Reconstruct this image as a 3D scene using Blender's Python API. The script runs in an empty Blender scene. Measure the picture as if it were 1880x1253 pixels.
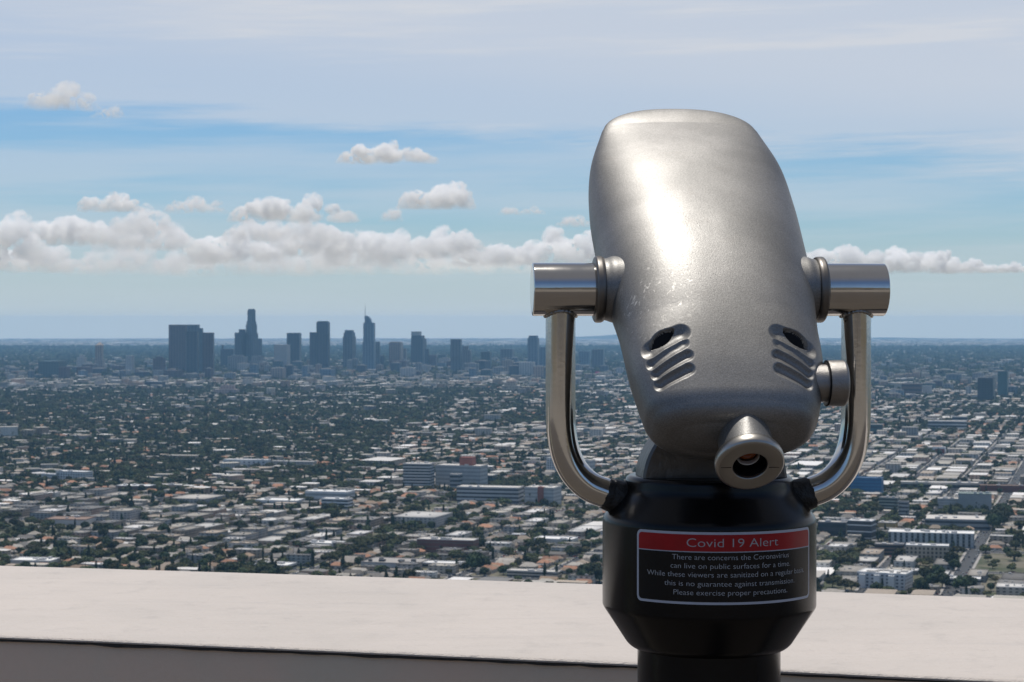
import bpy, bmesh, math, random
import numpy as np
from mathutils import Vector, Matrix
random.seed(7); RNG = np.random.default_rng(7)
scene = bpy.context.scene
COL = scene.collection
R = math.radians

# ---------------------------------------------------------------- camera
FPX = 3590.0                      # focal length in pixels of the 1880 px wide photograph
EYE = 1.5                         # height of the lens above the terrace floor
PITCH = math.atan((626.5 - 588.0) / FPX)
cam_d = bpy.data.cameras.new('camera')
cam = bpy.data.objects.new('camera', cam_d); COL.objects.link(cam)
cam.location = (0, 0, EYE)
cam.rotation_euler = (R(90) - PITCH, 0, 0)
cam_d.sensor_width = 36.0
cam_d.lens = FPX / 1880 * 36
cam_d.clip_start = 0.05
cam_d.clip_end = 200000
cam_d.dof.use_dof = True
cam_d.dof.focus_distance = 2.24
cam_d.dof.aperture_fstop = 40
scene.camera = cam

# ---------------------------------------------------------------- sun, sky, exposure
SUN_EL, SUN_AZ = R(78), R(-20)    # azimuth from the view direction (+Y), negative to the left
sd = Vector((math.sin(SUN_AZ) * math.cos(SUN_EL), math.cos(SUN_AZ) * math.cos(SUN_EL), math.sin(SUN_EL)))
sun_d = bpy.data.lights.new('sun', 'SUN'); sun_d.energy = 5.0; sun_d.angle = R(0.5); sun_d.color = (1.0, .95, .88)
sun = bpy.data.objects.new('sun', sun_d); COL.objects.link(sun)
sun.rotation_euler = sd.to_track_quat('Z', 'Y').to_euler()

world = bpy.data.worlds.new('World'); scene.world = world
world.use_nodes = True
wt = world.node_tree; wt.nodes.clear()
def N(t, kind, **kw):
    n = t.nodes.new(kind)
    for k, v in kw.items(): setattr(n, k, v)
    return n
def L(t, a, b): t.links.new(a, b)
def math_node(t, op, a, b=None, c=None, clamp=False):
    n = N(t, 'ShaderNodeMath', operation=op); n.use_clamp = clamp
    for i, v in enumerate((a, b, c)):
        if v is None: continue
        if hasattr(v, 'is_output'): L(t, v, n.inputs[i])
        else: n.inputs[i].default_value = v
    return n.outputs[0]
def mix_rgb(t, f, a, b, bt='MIX'):
    n = N(t, 'ShaderNodeMix', data_type='RGBA', blend_type=bt)
    for s, v in ((n.inputs[0], f), (n.inputs[6], a), (n.inputs[7], b)):
        if hasattr(v, 'is_output'): L(t, v, s)
        else: s.default_value = v if not isinstance(v, tuple) or len(v) == 4 else (*v, 1)
    return n.outputs[2]
def mapr(t, v, a, b, c=0.0, d=1.0, smooth=True):
    n = N(t, 'ShaderNodeMapRange'); n.interpolation_type = 'SMOOTHSTEP' if smooth else 'LINEAR'
    L(t, v, n.inputs[0])
    for i, x in enumerate((a, b, c, d)): n.inputs[i + 1].default_value = x
    return n.outputs[0]
SKY_STR = 0.10
sky = N(wt, 'ShaderNodeTexSky', sky_type='NISHITA')
sky.sun_disc = False; sky.sun_elevation = SUN_EL; sky.sun_rotation = SUN_AZ
sky.altitude = 300; sky.air_density = 1.0; sky.dust_density = 0.6; sky.ozone_density = 2.2
tc = N(wt, 'ShaderNodeTexCoord')
sp = N(wt, 'ShaderNodeSeparateXYZ'); L(wt, tc.outputs['Generated'], sp.inputs[0])
# high thin cirrus veil: long horizontal streaks seen edge on, so stretched along the horizon
def veil_noise(sx, sz, scale, detail, rough, off):
    cb = N(wt, 'ShaderNodeCombineXYZ')
    L(wt, math_node(wt, 'MULTIPLY', sp.outputs[0], sx), cb.inputs[0])
    L(wt, math_node(wt, 'MULTIPLY', sp.outputs[1], sx), cb.inputs[1])
    tl = math_node(wt, 'MULTIPLY_ADD', sp.outputs[0], -0.02, sp.outputs[2])
    L(wt, math_node(wt, 'MULTIPLY_ADD', tl, sz, off), cb.inputs[2])
    n = N(wt, 'ShaderNodeTexNoise'); n.inputs['Scale'].default_value = scale
    n.inputs['Detail'].default_value = detail; n.inputs['Roughness'].default_value = rough
    L(wt, cb.outputs[0], n.inputs['Vector']); return n.outputs[0]
n1 = veil_noise(1.6, 26, 1.0, 5, .55, 3.1)
n2 = veil_noise(4.0, 60, 1.6, 8, .62, 9.7)
nn = math_node(wt, 'MULTIPLY_ADD', n2, 0.35, n1)
elev = sp.outputs[2]
tilt = math_node(wt, 'MULTIPLY_ADD', sp.outputs[0], 0.075, elev)   # the veil hangs lower on the left
tiltn = math_node(wt, 'MULTIPLY_ADD', math_node(wt, 'SUBTRACT', n1, .5), -0.035, tilt)
upper = mapr(wt, math_node(wt, 'MULTIPLY_ADD', math_node(wt, 'SUBTRACT', n2, .5), .05, tiltn), 0.084, 0.106, 0, .60)
upper2 = mapr(wt, math_node(wt, 'MULTIPLY_ADD', sp.outputs[0], .02, tiltn), 0.108, 0.150, 0, .22)
streak = mapr(wt, nn, 0.62, 0.86, 0, .42)
vf = math_node(wt, 'ADD', math_node(wt, 'ADD', upper, upper2), streak, clamp=True)
vf = math_node(wt, 'MULTIPLY', vf, mapr(wt, elev, .22, .55, 1, .25))   # the veil thins out overhead
vf = math_node(wt, 'MULTIPLY', vf, mapr(wt, sp.outputs[1], -.3, .5, .15, 1))
veil_col = mix_rgb(wt, 0.0, (8.5, 9.0, 9.9, 1), (8.5, 9.0, 9.9, 1))
low = mapr(wt, elev, 0.060, 0.004, 0, .80)                        # bright haze towards the horizon
c1 = mix_rgb(wt, 1.0, sky.outputs[0], (.84, 1.16, 1.47, 1), 'MULTIPLY')
c2 = mix_rgb(wt, vf, c1, veil_col)
c3 = mix_rgb(wt, low, c2, (7.0, 8.3, 9.0, 1))
bg = N(wt, 'ShaderNodeBackground'); bg.inputs[1].default_value = SKY_STR
# overhead the thin cloud makes the light nearly neutral
c3 = mix_rgb(wt, mapr(wt, elev, .40, .85, 0, .80), c3, (3.5, 3.4, 3.35, 1))
# the bright milky strip of air far beyond the haze, right above the horizon
gl = math_node(wt, 'DIVIDE', 92.0, math_node(wt, 'MAXIMUM', elev, 1e-4))
gl = math_node(wt, 'MULTIPLY', math_node(wt, 'MINIMUM', gl, 45000.0), 2.9e-5)
gl = math_node(wt, 'SUBTRACT', math_node(wt, 'EXPONENT', gl), 1.0)
gv = N(wt, 'ShaderNodeCombineXYZ')
for i_, q_ in enumerate((2.7, 1.9, .8)): L(wt, math_node(wt, 'MULTIPLY', gl, q_), gv.inputs[i_])
c3 = mix_rgb(wt, 1.0, c3, gv.outputs[0], 'ADD')
L(wt, c3, bg.inputs[0])
wo = N(wt, 'ShaderNodeOutputWorld'); L(wt, bg.outputs[0], wo.inputs[0])

scene.view_settings.view_transform = 'Standard'
scene.view_settings.look = 'None'
scene.view_settings.exposure = -0.45
scene.view_settings.gamma = 1.0
scene.render.engine = 'CYCLES'
cy = scene.cycles
cy.use_denoising = True
cy.denoising_prefilter = 'ACCURATE'
cy.max_bounces = 32; cy.diffuse_bounces = 2; cy.glossy_bounces = 4; cy.volume_bounces = 28
cy.transmission_bounces = 4; cy.transparent_max_bounces = 16
cy.caustics_reflective = False; cy.caustics_refractive = False
cy.sample_clamp_indirect = 6.0

# ---------------------------------------------------------------- materials
def mat(name, color=(.5, .5, .5), rough=.6, metal=0.0, spec=.5):
    m = bpy.data.materials.new(name); m.use_nodes = True
    t = m.node_tree; b = t.nodes['Principled BSDF']
    b.inputs['Base Color'].default_value = (*color, 1)
    b.inputs['Roughness'].default_value = rough
    b.inputs['Metallic'].default_value = metal
    b.inputs['Specular IOR Level'].default_value = spec
    return m, t, b
def objcoord(t, scale=(1, 1, 1), space='Object'):
    c = N(t, 'ShaderNodeTexCoord'); mp = N(t, 'ShaderNodeMapping')
    mp.inputs['Scale'].default_value = scale
    L(t, c.outputs[space], mp.inputs[0]); return mp.outputs[0]
def noise(t, vec, scale, detail=4, rough=.5, dist=0.0):
    n = N(t, 'ShaderNodeTexNoise'); L(t, vec, n.inputs['Vector'])
    n.inputs['Scale'].default_value = scale; n.inputs['Detail'].default_value = detail
    n.inputs['Roughness'].default_value = rough; n.inputs['Distortion'].default_value = dist
    return n.outputs[0]
def bump(t, b, h, strength, dist, chain=None):
    n = N(t, 'ShaderNodeBump'); n.inputs['Strength'].default_value = strength
    n.inputs['Distance'].default_value = dist; L(t, h, n.inputs['Height'])
    if chain is not None: L(t, chain, n.inputs['Normal'])
    if b is not None: L(t, n.outputs[0], b.inputs['Normal'])
    return n.outputs[0]

def simple(name, color, rough=.6, metal=0., var=.12, scale=3.0, spec=.5, bmp=0.0):
    m, t, b = mat(name, color, rough, metal, spec)
    v = objcoord(t); n = noise(t, v, scale, 5, .6)
    f = mapr(t, n, .25, .75, 1 - var, 1 + var, False)
    cb = N(t, 'ShaderNodeCombineXYZ')
    for i in range(3): L(t, f, cb.inputs[i])
    L(t, mix_rgb(t, 1.0, (*color, 1), cb.outputs[0], 'MULTIPLY'), b.inputs['Base Color'])
    if bmp: bump(t, b, n, bmp, .05)
    return m

# ---------------------------------------------------------------- object helpers
def mesh_np(name, V, F, mats=(), smooth=False, midx=None, cols=None):
    me = bpy.data.meshes.new(name)
    V = np.asarray(V, np.float32)
    if isinstance(F, np.ndarray) and F.ndim == 2:
        nf, k = F.shape
        me.vertices.add(len(V)); me.vertices.foreach_set('co', V.ravel())
        me.loops.add(nf * k); me.loops.foreach_set('vertex_index', F.astype(np.int32).ravel())
        me.polygons.add(nf)
        me.polygons.foreach_set('loop_start', np.arange(0, nf * k, k, dtype=np.int32))
        me.update(calc_edges=True)
    else:
        me.from_pydata([tuple(map(float, v)) for v in V], [], [tuple(map(int, f)) for f in F])
    if midx is not None: me.polygons.foreach_set('material_index', np.asarray(midx, np.int32))
    if cols is not None:                       # one colour per face
        a = me.color_attributes.new('Col', 'FLOAT_COLOR', 'CORNER')
        k = F.shape[1]
        c = np.repeat(np.c_[cols, np.ones(len(cols))], k, axis=0).astype(np.float32)
        a.data.foreach_set('color', c.ravel())
    for m in mats: me.materials.append(m)
    if smooth: me.polygons.foreach_set('use_smooth', np.ones(len(me.polygons), bool))
    me.update(); return me
def link(name, me, parent=None, loc=None):
    o = bpy.data.objects.new(name, me); COL.objects.link(o)
    if parent is not None: o.parent = parent
    if loc is not None: o.location = loc
    return o
def tag(o, label=None, cat=None, group=None, kind=None):
    if label: o['label'] = label
    if cat: o['category'] = cat
    if group: o['group'] = group
    if kind: o['kind'] = kind
    return o
def empty(name, loc, rz=0):
    o = bpy.data.objects.new(name, None); COL.objects.link(o); o.location = loc; o.rotation_euler = (0, 0, rz)
    o.empty_display_size = .2; return o
def lathe(profile, seg=96, cap=True):
    V = []; F = []
    for r, z in profile:
        for k in range(seg):
            a = 2 * math.pi * k / seg; V.append((r * math.cos(a), r * math.sin(a), z))
    n = len(profile)
    for i in range(n - 1):
        for k in range(seg):
            k2 = (k + 1) % seg
            F.append((i * seg + k, i * seg + k2, (i + 1) * seg + k2, (i + 1) * seg + k))
    if cap:
        F.append(tuple(range(seg))[::-1]); F.append(tuple((n - 1) * seg + k for k in range(seg)))
    return np.array(V), F
def rounded(profile, r, n=5):
    """round the inner corners of an (r, z) polyline"""
    out = [profile[0]]
    for i in range(1, len(profile) - 1):
        p0, p1, p2 = (Vector(profile[j]) for j in (i - 1, i, i + 1))
        rr = r[i] if isinstance(r, (list, tuple)) else r
        d0, d2 = (p0 - p1), (p2 - p1)
        t = min(rr, d0.length * .48, d2.length * .48)
        if t < 1e-6: out.append(tuple(p1)); continue
        a, b = p1 + d0.normalized() * t, p1 + d2.normalized() * t
        for k in range(n + 1):
            s = k / n; q = a.lerp(p1, s).lerp(p1.lerp(b, s), s); out.append(tuple(q))
    out.append(profile[-1]); return out
def frame_xf(V, origin, ex, ey, ez):
    V = np.asarray(V, float)
    return np.asarray(origin) + V[:, :1] * np.asarray(ex) + V[:, 1:2] * np.asarray(ey) + V[:, 2:3] * np.asarray(ez)
def sweep(pts, radius, seg=40, caps=True):
    P = [Vector(p) for p in pts]; n = len(P)
    if not hasattr(radius, '__len__'): radius = [radius] * n
    T = [(P[min(i + 1, n - 1)] - P[max(i - 1, 0)]).normalized() for i in range(n)]
    ref = Vector((0, 1, 0)); V = []; F = []
    for i in range(n):
        u = (ref - T[i] * ref.dot(T[i])).normalized(); w = T[i].cross(u)
        for k in range(seg):
            a = 2 * math.pi * k / seg; q = P[i] + (u * math.cos(a) + w * math.sin(a)) * radius[i]; V.append(tuple(q))
    for i in range(n - 1):
        for k in range(seg):
            k2 = (k + 1) % seg; F.append((i * seg + k, (i + 1) * seg + k, (i + 1) * seg + k2, i * seg + k2))
    if caps: F.append(tuple(range(seg))); F.append(tuple((n - 1) * seg + k for k in range(seg))[::-1])
    return np.array(V), F
def spline(pts, n=12):
    P = [Vector(p) for p in pts]; out = []
    for i in range(len(P) - 1):
        a, b, c, d = P[max(i - 1, 0)], P[i], P[i + 1], P[min(i + 2, len(P) - 1)]
        for k in range(n):
            t = k / n
            out.append(.5 * ((2 * b) + (c - a) * t + (2 * a - 5 * b + 4 * c - d) * t * t + (-a + 3 * b - 3 * c + d) * t ** 3))
    out.append(P[-1]); return out
def merge(*parts):
    V = []; F = []; o = 0
    for v, f in parts:
        V.append(np.asarray(v, float)); F += [tuple(i + o for i in q) for q in f]; o += len(v)
    return np.vstack(V), F
def box(x0, x1, y0, y1, z0, z1):
    V = np.array([(x, y, z) for z in (z0, z1) for x, y in ((x0, y0), (x1, y0), (x1, y1), (x0, y1))], float)
    F = [(3, 2, 1, 0), (4, 5, 6, 7), (0, 1, 5, 4), (1, 2, 6, 5), (2, 3, 7, 6), (3, 0, 4, 7)]
    return V, F
def autosmooth(me, deg=35):
    me.polygons.foreach_set('use_smooth', np.ones(len(me.polygons), bool))
    bm = bmesh.new(); bm.from_mesh(me)
    for e in bm.edges:
        e.smooth = not (len(e.link_faces) == 2 and e.calc_face_angle(0) > R(deg))
    bm.to_mesh(me); bm.free(); return me

# ================================================================ THE TOWER VIEWER
U = 2.3 / FPX                                   # one photograph pixel at the viewer's distance, in metres
def unproj(px, py, d):
    c, s = math.cos(PITCH), math.sin(PITCH)
    x = (px - 940) / FPX * d; z = -(py - 626.5) / FPX * d
    return np.array([x, d * c + z * s, -d * s + z * c + EYE])
TR = unproj(1302, 532, 2.3)                     # the tilt axis of the head
viewer = empty('tower_viewer', (float(TR[0]), float(TR[1]), 0))
tag(viewer, 'coin operated metal tower viewer on a black post in front of the parapet', 'tower viewer')
T0 = np.array([0, 0, TR[2]])                    # tilt axis in the viewer's own frame
PSI, AL = R(4.34), R(40.31)
def yaw(p): return np.array([math.cos(p), math.sin(p), 0.]), np.array([-math.sin(p), math.cos(p), 0.])
lat, fwd = yaw(PSI); UP = np.array([0, 0, 1.])
axv = fwd * math.cos(AL) + UP * math.sin(AL)     # optical axis, pointing away and up
nnv = -fwd * math.sin(AL) + UP * math.cos(AL)    # top of the head
ylat, yfwd = yaw(R(4.0))                        # the yoke

# materials
def cast_metal():
    m, t, b = mat('cast_metal', (.28, .285, .29), .47, 1.0)
    v = objcoord(t)
    big = noise(t, v, 9, 5, .6, .4); mid = noise(t, v, 45, 5, .65); fine = noise(t, v, 900, 2, .5)
    # stretched grain
    g = noise(t, objcoord(t, (1, 1, .25)), 420, 3, .6)
    col = mix_rgb(t, mapr(t, big, .35, .7), (.215, .213, .208, 1), (.27, .266, .26, 1))
    col = mix_rgb(t, mapr(t, mid, .52, .75, 0, .35), col, (.20, .19, .18, 1))
    # dark pits
    vo = N(t, 'ShaderNodeTexVoronoi'); vo.inputs['Scale'].default_value = 230; L(t, v, vo.inputs['Vector'])
    pit = mapr(t, vo.outputs['Distance'], .13, .05)
    patch = mapr(t, noise(t, v, 14, 3, .5), .5, .62)
    pitf = math_node(t, 'MULTIPLY', pit, patch)
    col = mix_rgb(t, math_node(t, 'MULTIPLY', pitf, .65), col, (.10, .09, .08, 1))
    L(t, col, b.inputs['Base Color'])
    rg = mapr(t, big, .3, .7, .36, .40, False)
    rg = math_node(t, 'MULTIPLY_ADD', math_node(t, 'SUBTRACT', mid, .5), .16, rg)
    L(t, rg, b.inputs['Roughness'])
    gr = noise(t, objcoord(t, (1, 1, 1)), 620, 2, .7)
    gc = N(t, 'ShaderNodeCombineXYZ'); gf = mapr(t, gr, .3, .7, .80, 1.18, False)
    for i_ in range(3): L(t, gf, gc.inputs[i_])
    col = mix_rgb(t, 1.0, col, gc.outputs[0], 'MULTIPLY')
    # pale scratches and dried drips in one worn patch
    sc_ = noise(t, objcoord(t, (1, 1, .35)), 150, 2, .8, 1.2)
    wp = N(t, 'ShaderNodeVectorMath', operation='DISTANCE'); L(t, objcoord(t), wp.inputs[0]); wp.inputs[1].default_value = WORN
    wf = mapr(t, wp.outputs['Value'], .075, .02)
    col = mix_rgb(t, math_node(t, 'MULTIPLY', mapr(t, sc_, .58, .70, 0, .7), wf), col, (.62, .61, .58, 1))
    L(t, col, b.inputs['Base Color'])
    n = bump(t, None, fine, .22, .0006)
    n = bump(t, None, g, .16, .0006, n)
    n = bump(t, None, mid, .05, .002, n)
    bump(t, b, math_node(t, 'MULTIPLY', pitf, -1), .5, .001, n)
    b2 = N(t, 'ShaderNodeBsdfPrincipled'); b2.inputs['Metallic'].default_value = 1.0; b2.inputs['Roughness'].default_value = .60
    L(t, col, b2.inputs['Base Color']); L(t, b.inputs['Normal'].links[0].from_socket, b2.inputs['Normal'])
    mx = N(t, 'ShaderNodeMixShader'); mx.inputs[0].default_value = .78
    L(t, b.outputs[0], mx.inputs[1]); L(t, b2.outputs[0], mx.inputs[2])
    L(t, mx.outputs[0], [q for q in t.nodes if q.type == 'OUTPUT_MATERIAL'][0].inputs[0])
    return m
WORN = tuple(T0 + (lat * -122 + axv * -120 + nnv * 76) * U)
CAST = cast_metal()
COLLAR = simple('dark_collar_steel', (.17, .16, .15), .42, 1.0, .15, 40)
def tube_metal():
    m, t, b = mat('stainless', (.62, .60, .57), .10, 1.0)
    v = objcoord(t)
    g = noise(t, objcoord(t, (1, 1, 1)), 160, 3, .6); big = noise(t, v, 22, 4, .6)
    L(t, mapr(t, big, .3, .7, .07, .15, False), b.inputs['Roughness'])
    L(t, mix_rgb(t, mapr(t, big, .4, .8, 0, .5), (.58, .56, .53, 1), (.46, .44, .41, 1)), b.inputs['Base Color'])
    bump(t, b, g, .05, .0008); return m
TUBE = tube_metal()
def black_powder():
    m, t, b = mat('black_powdercoat', (.0025, .0025, .003), .20, 0.0, .24)
    v = objcoord(t); n = noise(t, v, 620, 2, .5); k = noise(t, v, 12, 4, .6)
    L(t, mapr(t, k, .3, .7, .18, .26, False), b.inputs['Roughness'])
    bump(t, b, n, .10, .0006); return m
BLACK = black_powder()
DARK = simple('black_hollow', (.004, .004, .005), .5, spec=.2)
STEEL_RING = simple('machined_ring', (.36, .345, .32), .34, 1.0, .08, 30)
RIM = simple('pale_lens_ring', (.55, .56, .56), .3, .3, .05)
RUBBER = simple('black_tape', (.010, .010, .010), .55, 0, .3, 40, bmp=.3)
glass, t_, b_ = mat('amber_lens', (.35, .10, .03), .08); b_.inputs['Coat Weight'].default_value = 1

# ---- head shell
KA = np.array([-330, -250, -120, 0, 120, 240, 360, 470.])
KW = np.array([148.48, 168.11, 178.63, 190.78, 196.76, 199.01, 188.18, 155.09])
KT = np.array([35.5, 65.0, 93.0, 103.0, 97.0, 84.0, 68.85, 47.81])
KB = np.array([-117.3, -93.4, -93.44, -108.12, -113.17, -99.54, -51.87, 7.7])
KP = np.array([2.2, 2.2, 2.45, 2.6, 2.55, 2.45, 2.9, 3.2])
def herm(x, yk):
    d = np.gradient(yk, KA); i = np.clip(np.searchsorted(KA, x) - 1, 0, len(KA) - 2)
    h = KA[i + 1] - KA[i]; t = (x - KA[i]) / h
    return (2*t**3-3*t**2+1)*yk[i]+(t**3-2*t**2+t)*h*d[i]+(-2*t**3+3*t**2)*yk[i+1]+(t**3-t**2)*h*d[i+1]
def head_grid(nphi=760):
    ar, af, rr, rf, ins = -351.2, 536.0, 40.0, 79.2, .78
    S = []
    for t in np.linspace(.02, 1, 30): S.append((ar - 6 * (1 - t * t), 'f', t))
    for t in np.linspace(0, math.pi / 2, 16)[1:]: S.append((ar + rr * (1 - math.cos(t)), 'r', math.sin(t)))
    for a in list(np.arange(ar + rr + 1.3, -150, 1.3)) + list(np.arange(-149, af - rf, 4.0)): S.append((a, 'b', 1))
    for t in np.linspace(0, math.pi / 2, 40)[0:]: S.append((af - rf + rf * math.sin(t), 'F', math.cos(t)))
    A = np.array([s[0] for s in S]); ac = np.clip(A, KA[0], KA[-1])
    w, nt, nb, p = herm(ac, KW), herm(ac, KT), herm(ac, KB), herm(ac, KP)
    ph = np.linspace(0, 2 * math.pi, nphi, endpoint=False)
    V = []
    for k, (a, c, v) in enumerate(S):
        W = w[k]; h = (nt[k] - nb[k]) / 2; nc = (nt[k] + nb[k]) / 2
        if c == 'f': W = (W - rr) * v; h = (h - rr) * v
        elif c == 'r': W = W - rr + rr * v; h = h - rr + rr * v
        elif c == 'F': W *= (1 - ins) + ins * v; h *= (1 - ins) + ins * v
        pu = 3.1 + (2.32 - 3.1) * min(max((a + 310) / 170, 0), 1)      # the back is rounder than the belly
        pk = np.where(np.sin(ph) > 0, pu, p[k])
        Lx = W * np.sign(np.cos(ph)) * np.abs(np.cos(ph)) ** (2 / pk)
        n = nc + h * np.sign(np.sin(ph)) * np.abs(np.sin(ph)) ** (2 / pk)
        V.append(np.stack([Lx, np.full_like(Lx, a), n], -1))
    L0 = V[-1]; nc = (KT[-1] + KB[-1]) / 2
    for t in np.linspace(1, .02, 26)[1:]:
        q = L0.copy(); q[:, 0] *= t; q[:, 2] = nc + (q[:, 2] - nc) * t; q[:, 1] = af + (1 - t * t) ** 2 * 5; V.append(q)
    return np.array(V)
HG = head_grid(); ns_, np_ = HG.shape[:2]
# surface normals of the grid, for pressing the four cheek grooves in
du = np.gradient(HG, axis=0); dv = np.roll(HG, -1, 1) - np.roll(HG, 1, 1)
NR = np.cross(du, dv); NR /= np.linalg.norm(NR, axis=-1, keepdims=True) + 1e-9
cen = np.array([0, 60, 0]); sgn = np.sign(np.sum(NR * (HG - cen), -1, keepdims=True)); NR *= sgn
def seg_dist(P, a, b):
    a = np.array(a, float); b = np.array(b, float); ab = b - a
    t = np.clip(((P - a) @ ab) / (ab @ ab), 0, 1)
    return np.linalg.norm(P - (a + t[..., None] * ab), axis=-1), t
UPM = HG[..., 2] > 8
def on_skin(Lx, a):                              # the point of the upper skin above (Lx, a)
    q = np.where(UPM, (HG[..., 0] - Lx) ** 2 + (HG[..., 1] - a) ** 2, 1e9); return HG[np.unravel_index(np.argmin(q), q.shape)]
def groove_dist(s, a, b, n=7):
    P = [on_skin(s * (a[0] + (b[0] - a[0]) * k / (n - 1)), a[1] + (b[1] - a[1]) * k / (n - 1)) for k in range(n)]
    return np.min([seg_dist(G, P[k], P[k + 1])[0] for k in range(n - 1)], 0)
G = HG.copy(); DISP = np.zeros(G.shape[:2]); hole = np.zeros(G.shape[:2], bool)
for s in (-1, 1):
    grooves = [((139, -225, 42), (86, -204, 70), 19, 9), ((139, -254, 31), (84, -227, 64), 11.8, 6.2),
               ((133, -275, 26), (79, -252, 57), 11.8, 6.8), ((128, -294, 18), (79, -278, 48), 12.8, 7.6)]
    for k, (a, b, r, dep) in enumerate(grooves):
        d = groove_dist(s, a, b)
        f = np.clip(1 - (d / r) ** 2, 0, 1) ** 1.35
        DISP = np.maximum(DISP, dep * f)
    d, t = seg_dist(G, on_skin(s * 139, -216), on_skin(s * 101, -196))
    rr_ = 3 + 8.5 * np.sin(np.clip(t * .9 + .05, 0, 1) * math.pi)
    q = d / rr_; hole |= q < 1
    DISP = DISP + 9 * np.clip((1.10 - q) / .20, 0, 1)
HW = HG - NR * DISP[..., None]
V = HW.reshape(-1, 3) * U
V = frame_xf(V, T0, lat, axv, nnv)
i = np.arange(ns_ - 1)[:, None]; k = np.arange(np_)[None, :]; k2 = (k + 1) % np_
F = np.stack([i * np_ + k, i * np_ + k2, (i + 1) * np_ + k2, (i + 1) * np_ + k], -1).reshape(-1, 4)
hf = hole.reshape(-1)[F].all(1)
me = mesh_np('head', V, F, (CAST, DARK), True, hf.astype(int))
bm = bmesh.new(); bm.from_mesh(me)
bm.verts.ensure_lookup_table()
bm.faces.new([bm.verts[k] for k in range(np_)][::-1]); bm.faces.new([bm.verts[(ns_ - 1) * np_ + k] for k in range(np_)])
bmesh.ops.recalc_face_normals(bm, faces=bm.faces); bm.to_mesh(me); bm.free()
me.polygons.foreach_set('use_smooth', np.ones(len(me.polygons), bool))
head = link('head', me, viewer)

def part(name, vf, m, parent=viewer, deg=35):
    V, F = vf; me = mesh_np(name, V, F, (m,) if not isinstance(m, tuple) else m); autosmooth(me, deg)
    return link(name, me, parent)
def along(V, origin, axis_z, side):      # lathe frame: z of the lathe along axis_z
    ez = np.asarray(axis_z); ex = np.asarray(side); ey = np.cross(ez, ex); return frame_xf(V, origin, ex, ey, ez)

# bosses on the flanks (their rim is the dark flange seen at either side of the head)
for s in (-1, 1):
    prof = rounded([(62, 120), (61, 180), (57, 190), (56, 197), (40, 198)], [0, 10, 6, 2, 0])
    v, f = lathe([(r * U, z * U) for r, z in prof], 96)
    part('boss', (along(v, T0, lat * s, UP), f), CAST, head)
    prof = rounded([(40, 196), (59, 196), (61, 201), (61, 210), (58, 213), (40, 214)], [0, 2, 2, 2, 2, 0])
    v, f = lathe([(r * U, z * U) for r, z in prof], 96)
    part('collar', (along(v, T0, lat * s, UP), f), COLLAR, head)
    # fixed cross tube of the yoke
    end = 325
    prof = rounded([(10, 200), (48.5, 200), (48.5, end), (44, end + 1.5), (1, end + 1.5)], [0, 2, 1.6, 1.5, 0])
    v, f = lathe([(r * U, z * U) for r, z in prof], 96)
    yt = part('yoke_tube', (along(v, T0, ylat * s, UP), f), TUBE)
    # bent arm
    pts = [(s * 274, -40), (s * 274, -120), (s * 274, -212), (s * 272, -260), (s * 264, -301), (s * 247, -335), (s * 221, -360), (s * 188, -374), (s * 150, -385), (s * 120, -392)]
    P3 = [T0 + ylat * p[0] * U + UP * p[1] * U for p in pts]
    path3 = [T0 + ylat * s * 274 * U - UP * z * U for z in (40, 80, 140, 190)] + [tuple(q) for q in spline(P3, 14)[28:]]
    v, f = sweep(path3, 27.4 * U, 48)
    arm = part('yoke_arm', (v, f), TUBE)
    ring = [(27.4 * U, -50 * U), (33 * U, -47.5 * U), (31 * U, -51.5 * U), (27.6 * U, -56 * U)]
    # weld bead where the arm meets the cross tube
    B = []; segb = 72
    for kk in range(segb):
        a = 2 * math.pi * kk / segb
        x, y = 28.5 * math.cos(a), 28.5 * math.sin(a)
        z = -math.sqrt(max(48.5 ** 2 - y * y, 0)) - 1.0
        B.append(T0 + ylat * (s * 274 + x) * U + yfwd * y * U + UP * z * U)
    Vb = []; Fb = []
    for kk in range(segb):
        rad = (2.6 + .8 * math.sin(kk * 2.1)) * U; a = 2 * math.pi * kk / segb
        o_ = ylat * math.cos(a) + yfwd * math.sin(a)
        for j in range(8):
            bb = 2 * math.pi * j / 8; Vb.append(B[kk] + (o_ * math.cos(bb) + UP * math.sin(bb)) * rad)
    for kk in range(segb):
        for j in range(8):
            Fb.append((kk * 8 + j, ((kk + 1) % segb) * 8 + j, ((kk + 1) % segb) * 8 + (j + 1) % 8, kk * 8 + (j + 1) % 8))
    part('weld_bead', (np.array(Vb), Fb), STEEL_RING, arm)
    # black sleeve, with a ragged outer edge, where the arm enters the housing
    sl = [q for q in path3 if (Vector(q) - Vector(T0)).dot(Vector(ylat)) * s < 192 * U]
    v, f = sweep(sl, [(29.6 + 2.0 * min(1, j / 8)) * U for j in range(len(sl))], 48)
    v = np.array(v); tdir = (Vector(sl[0]) - Vector(sl[1])).normalized()
    for kk in range(48):
        v[kk] += np.array(tdir) * (1.6 * math.sin(kk * 1.05) + .8 * math.sin(kk * 2.2)) * U
    part('sleeve', (v, f), RUBBER, arm)

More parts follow.
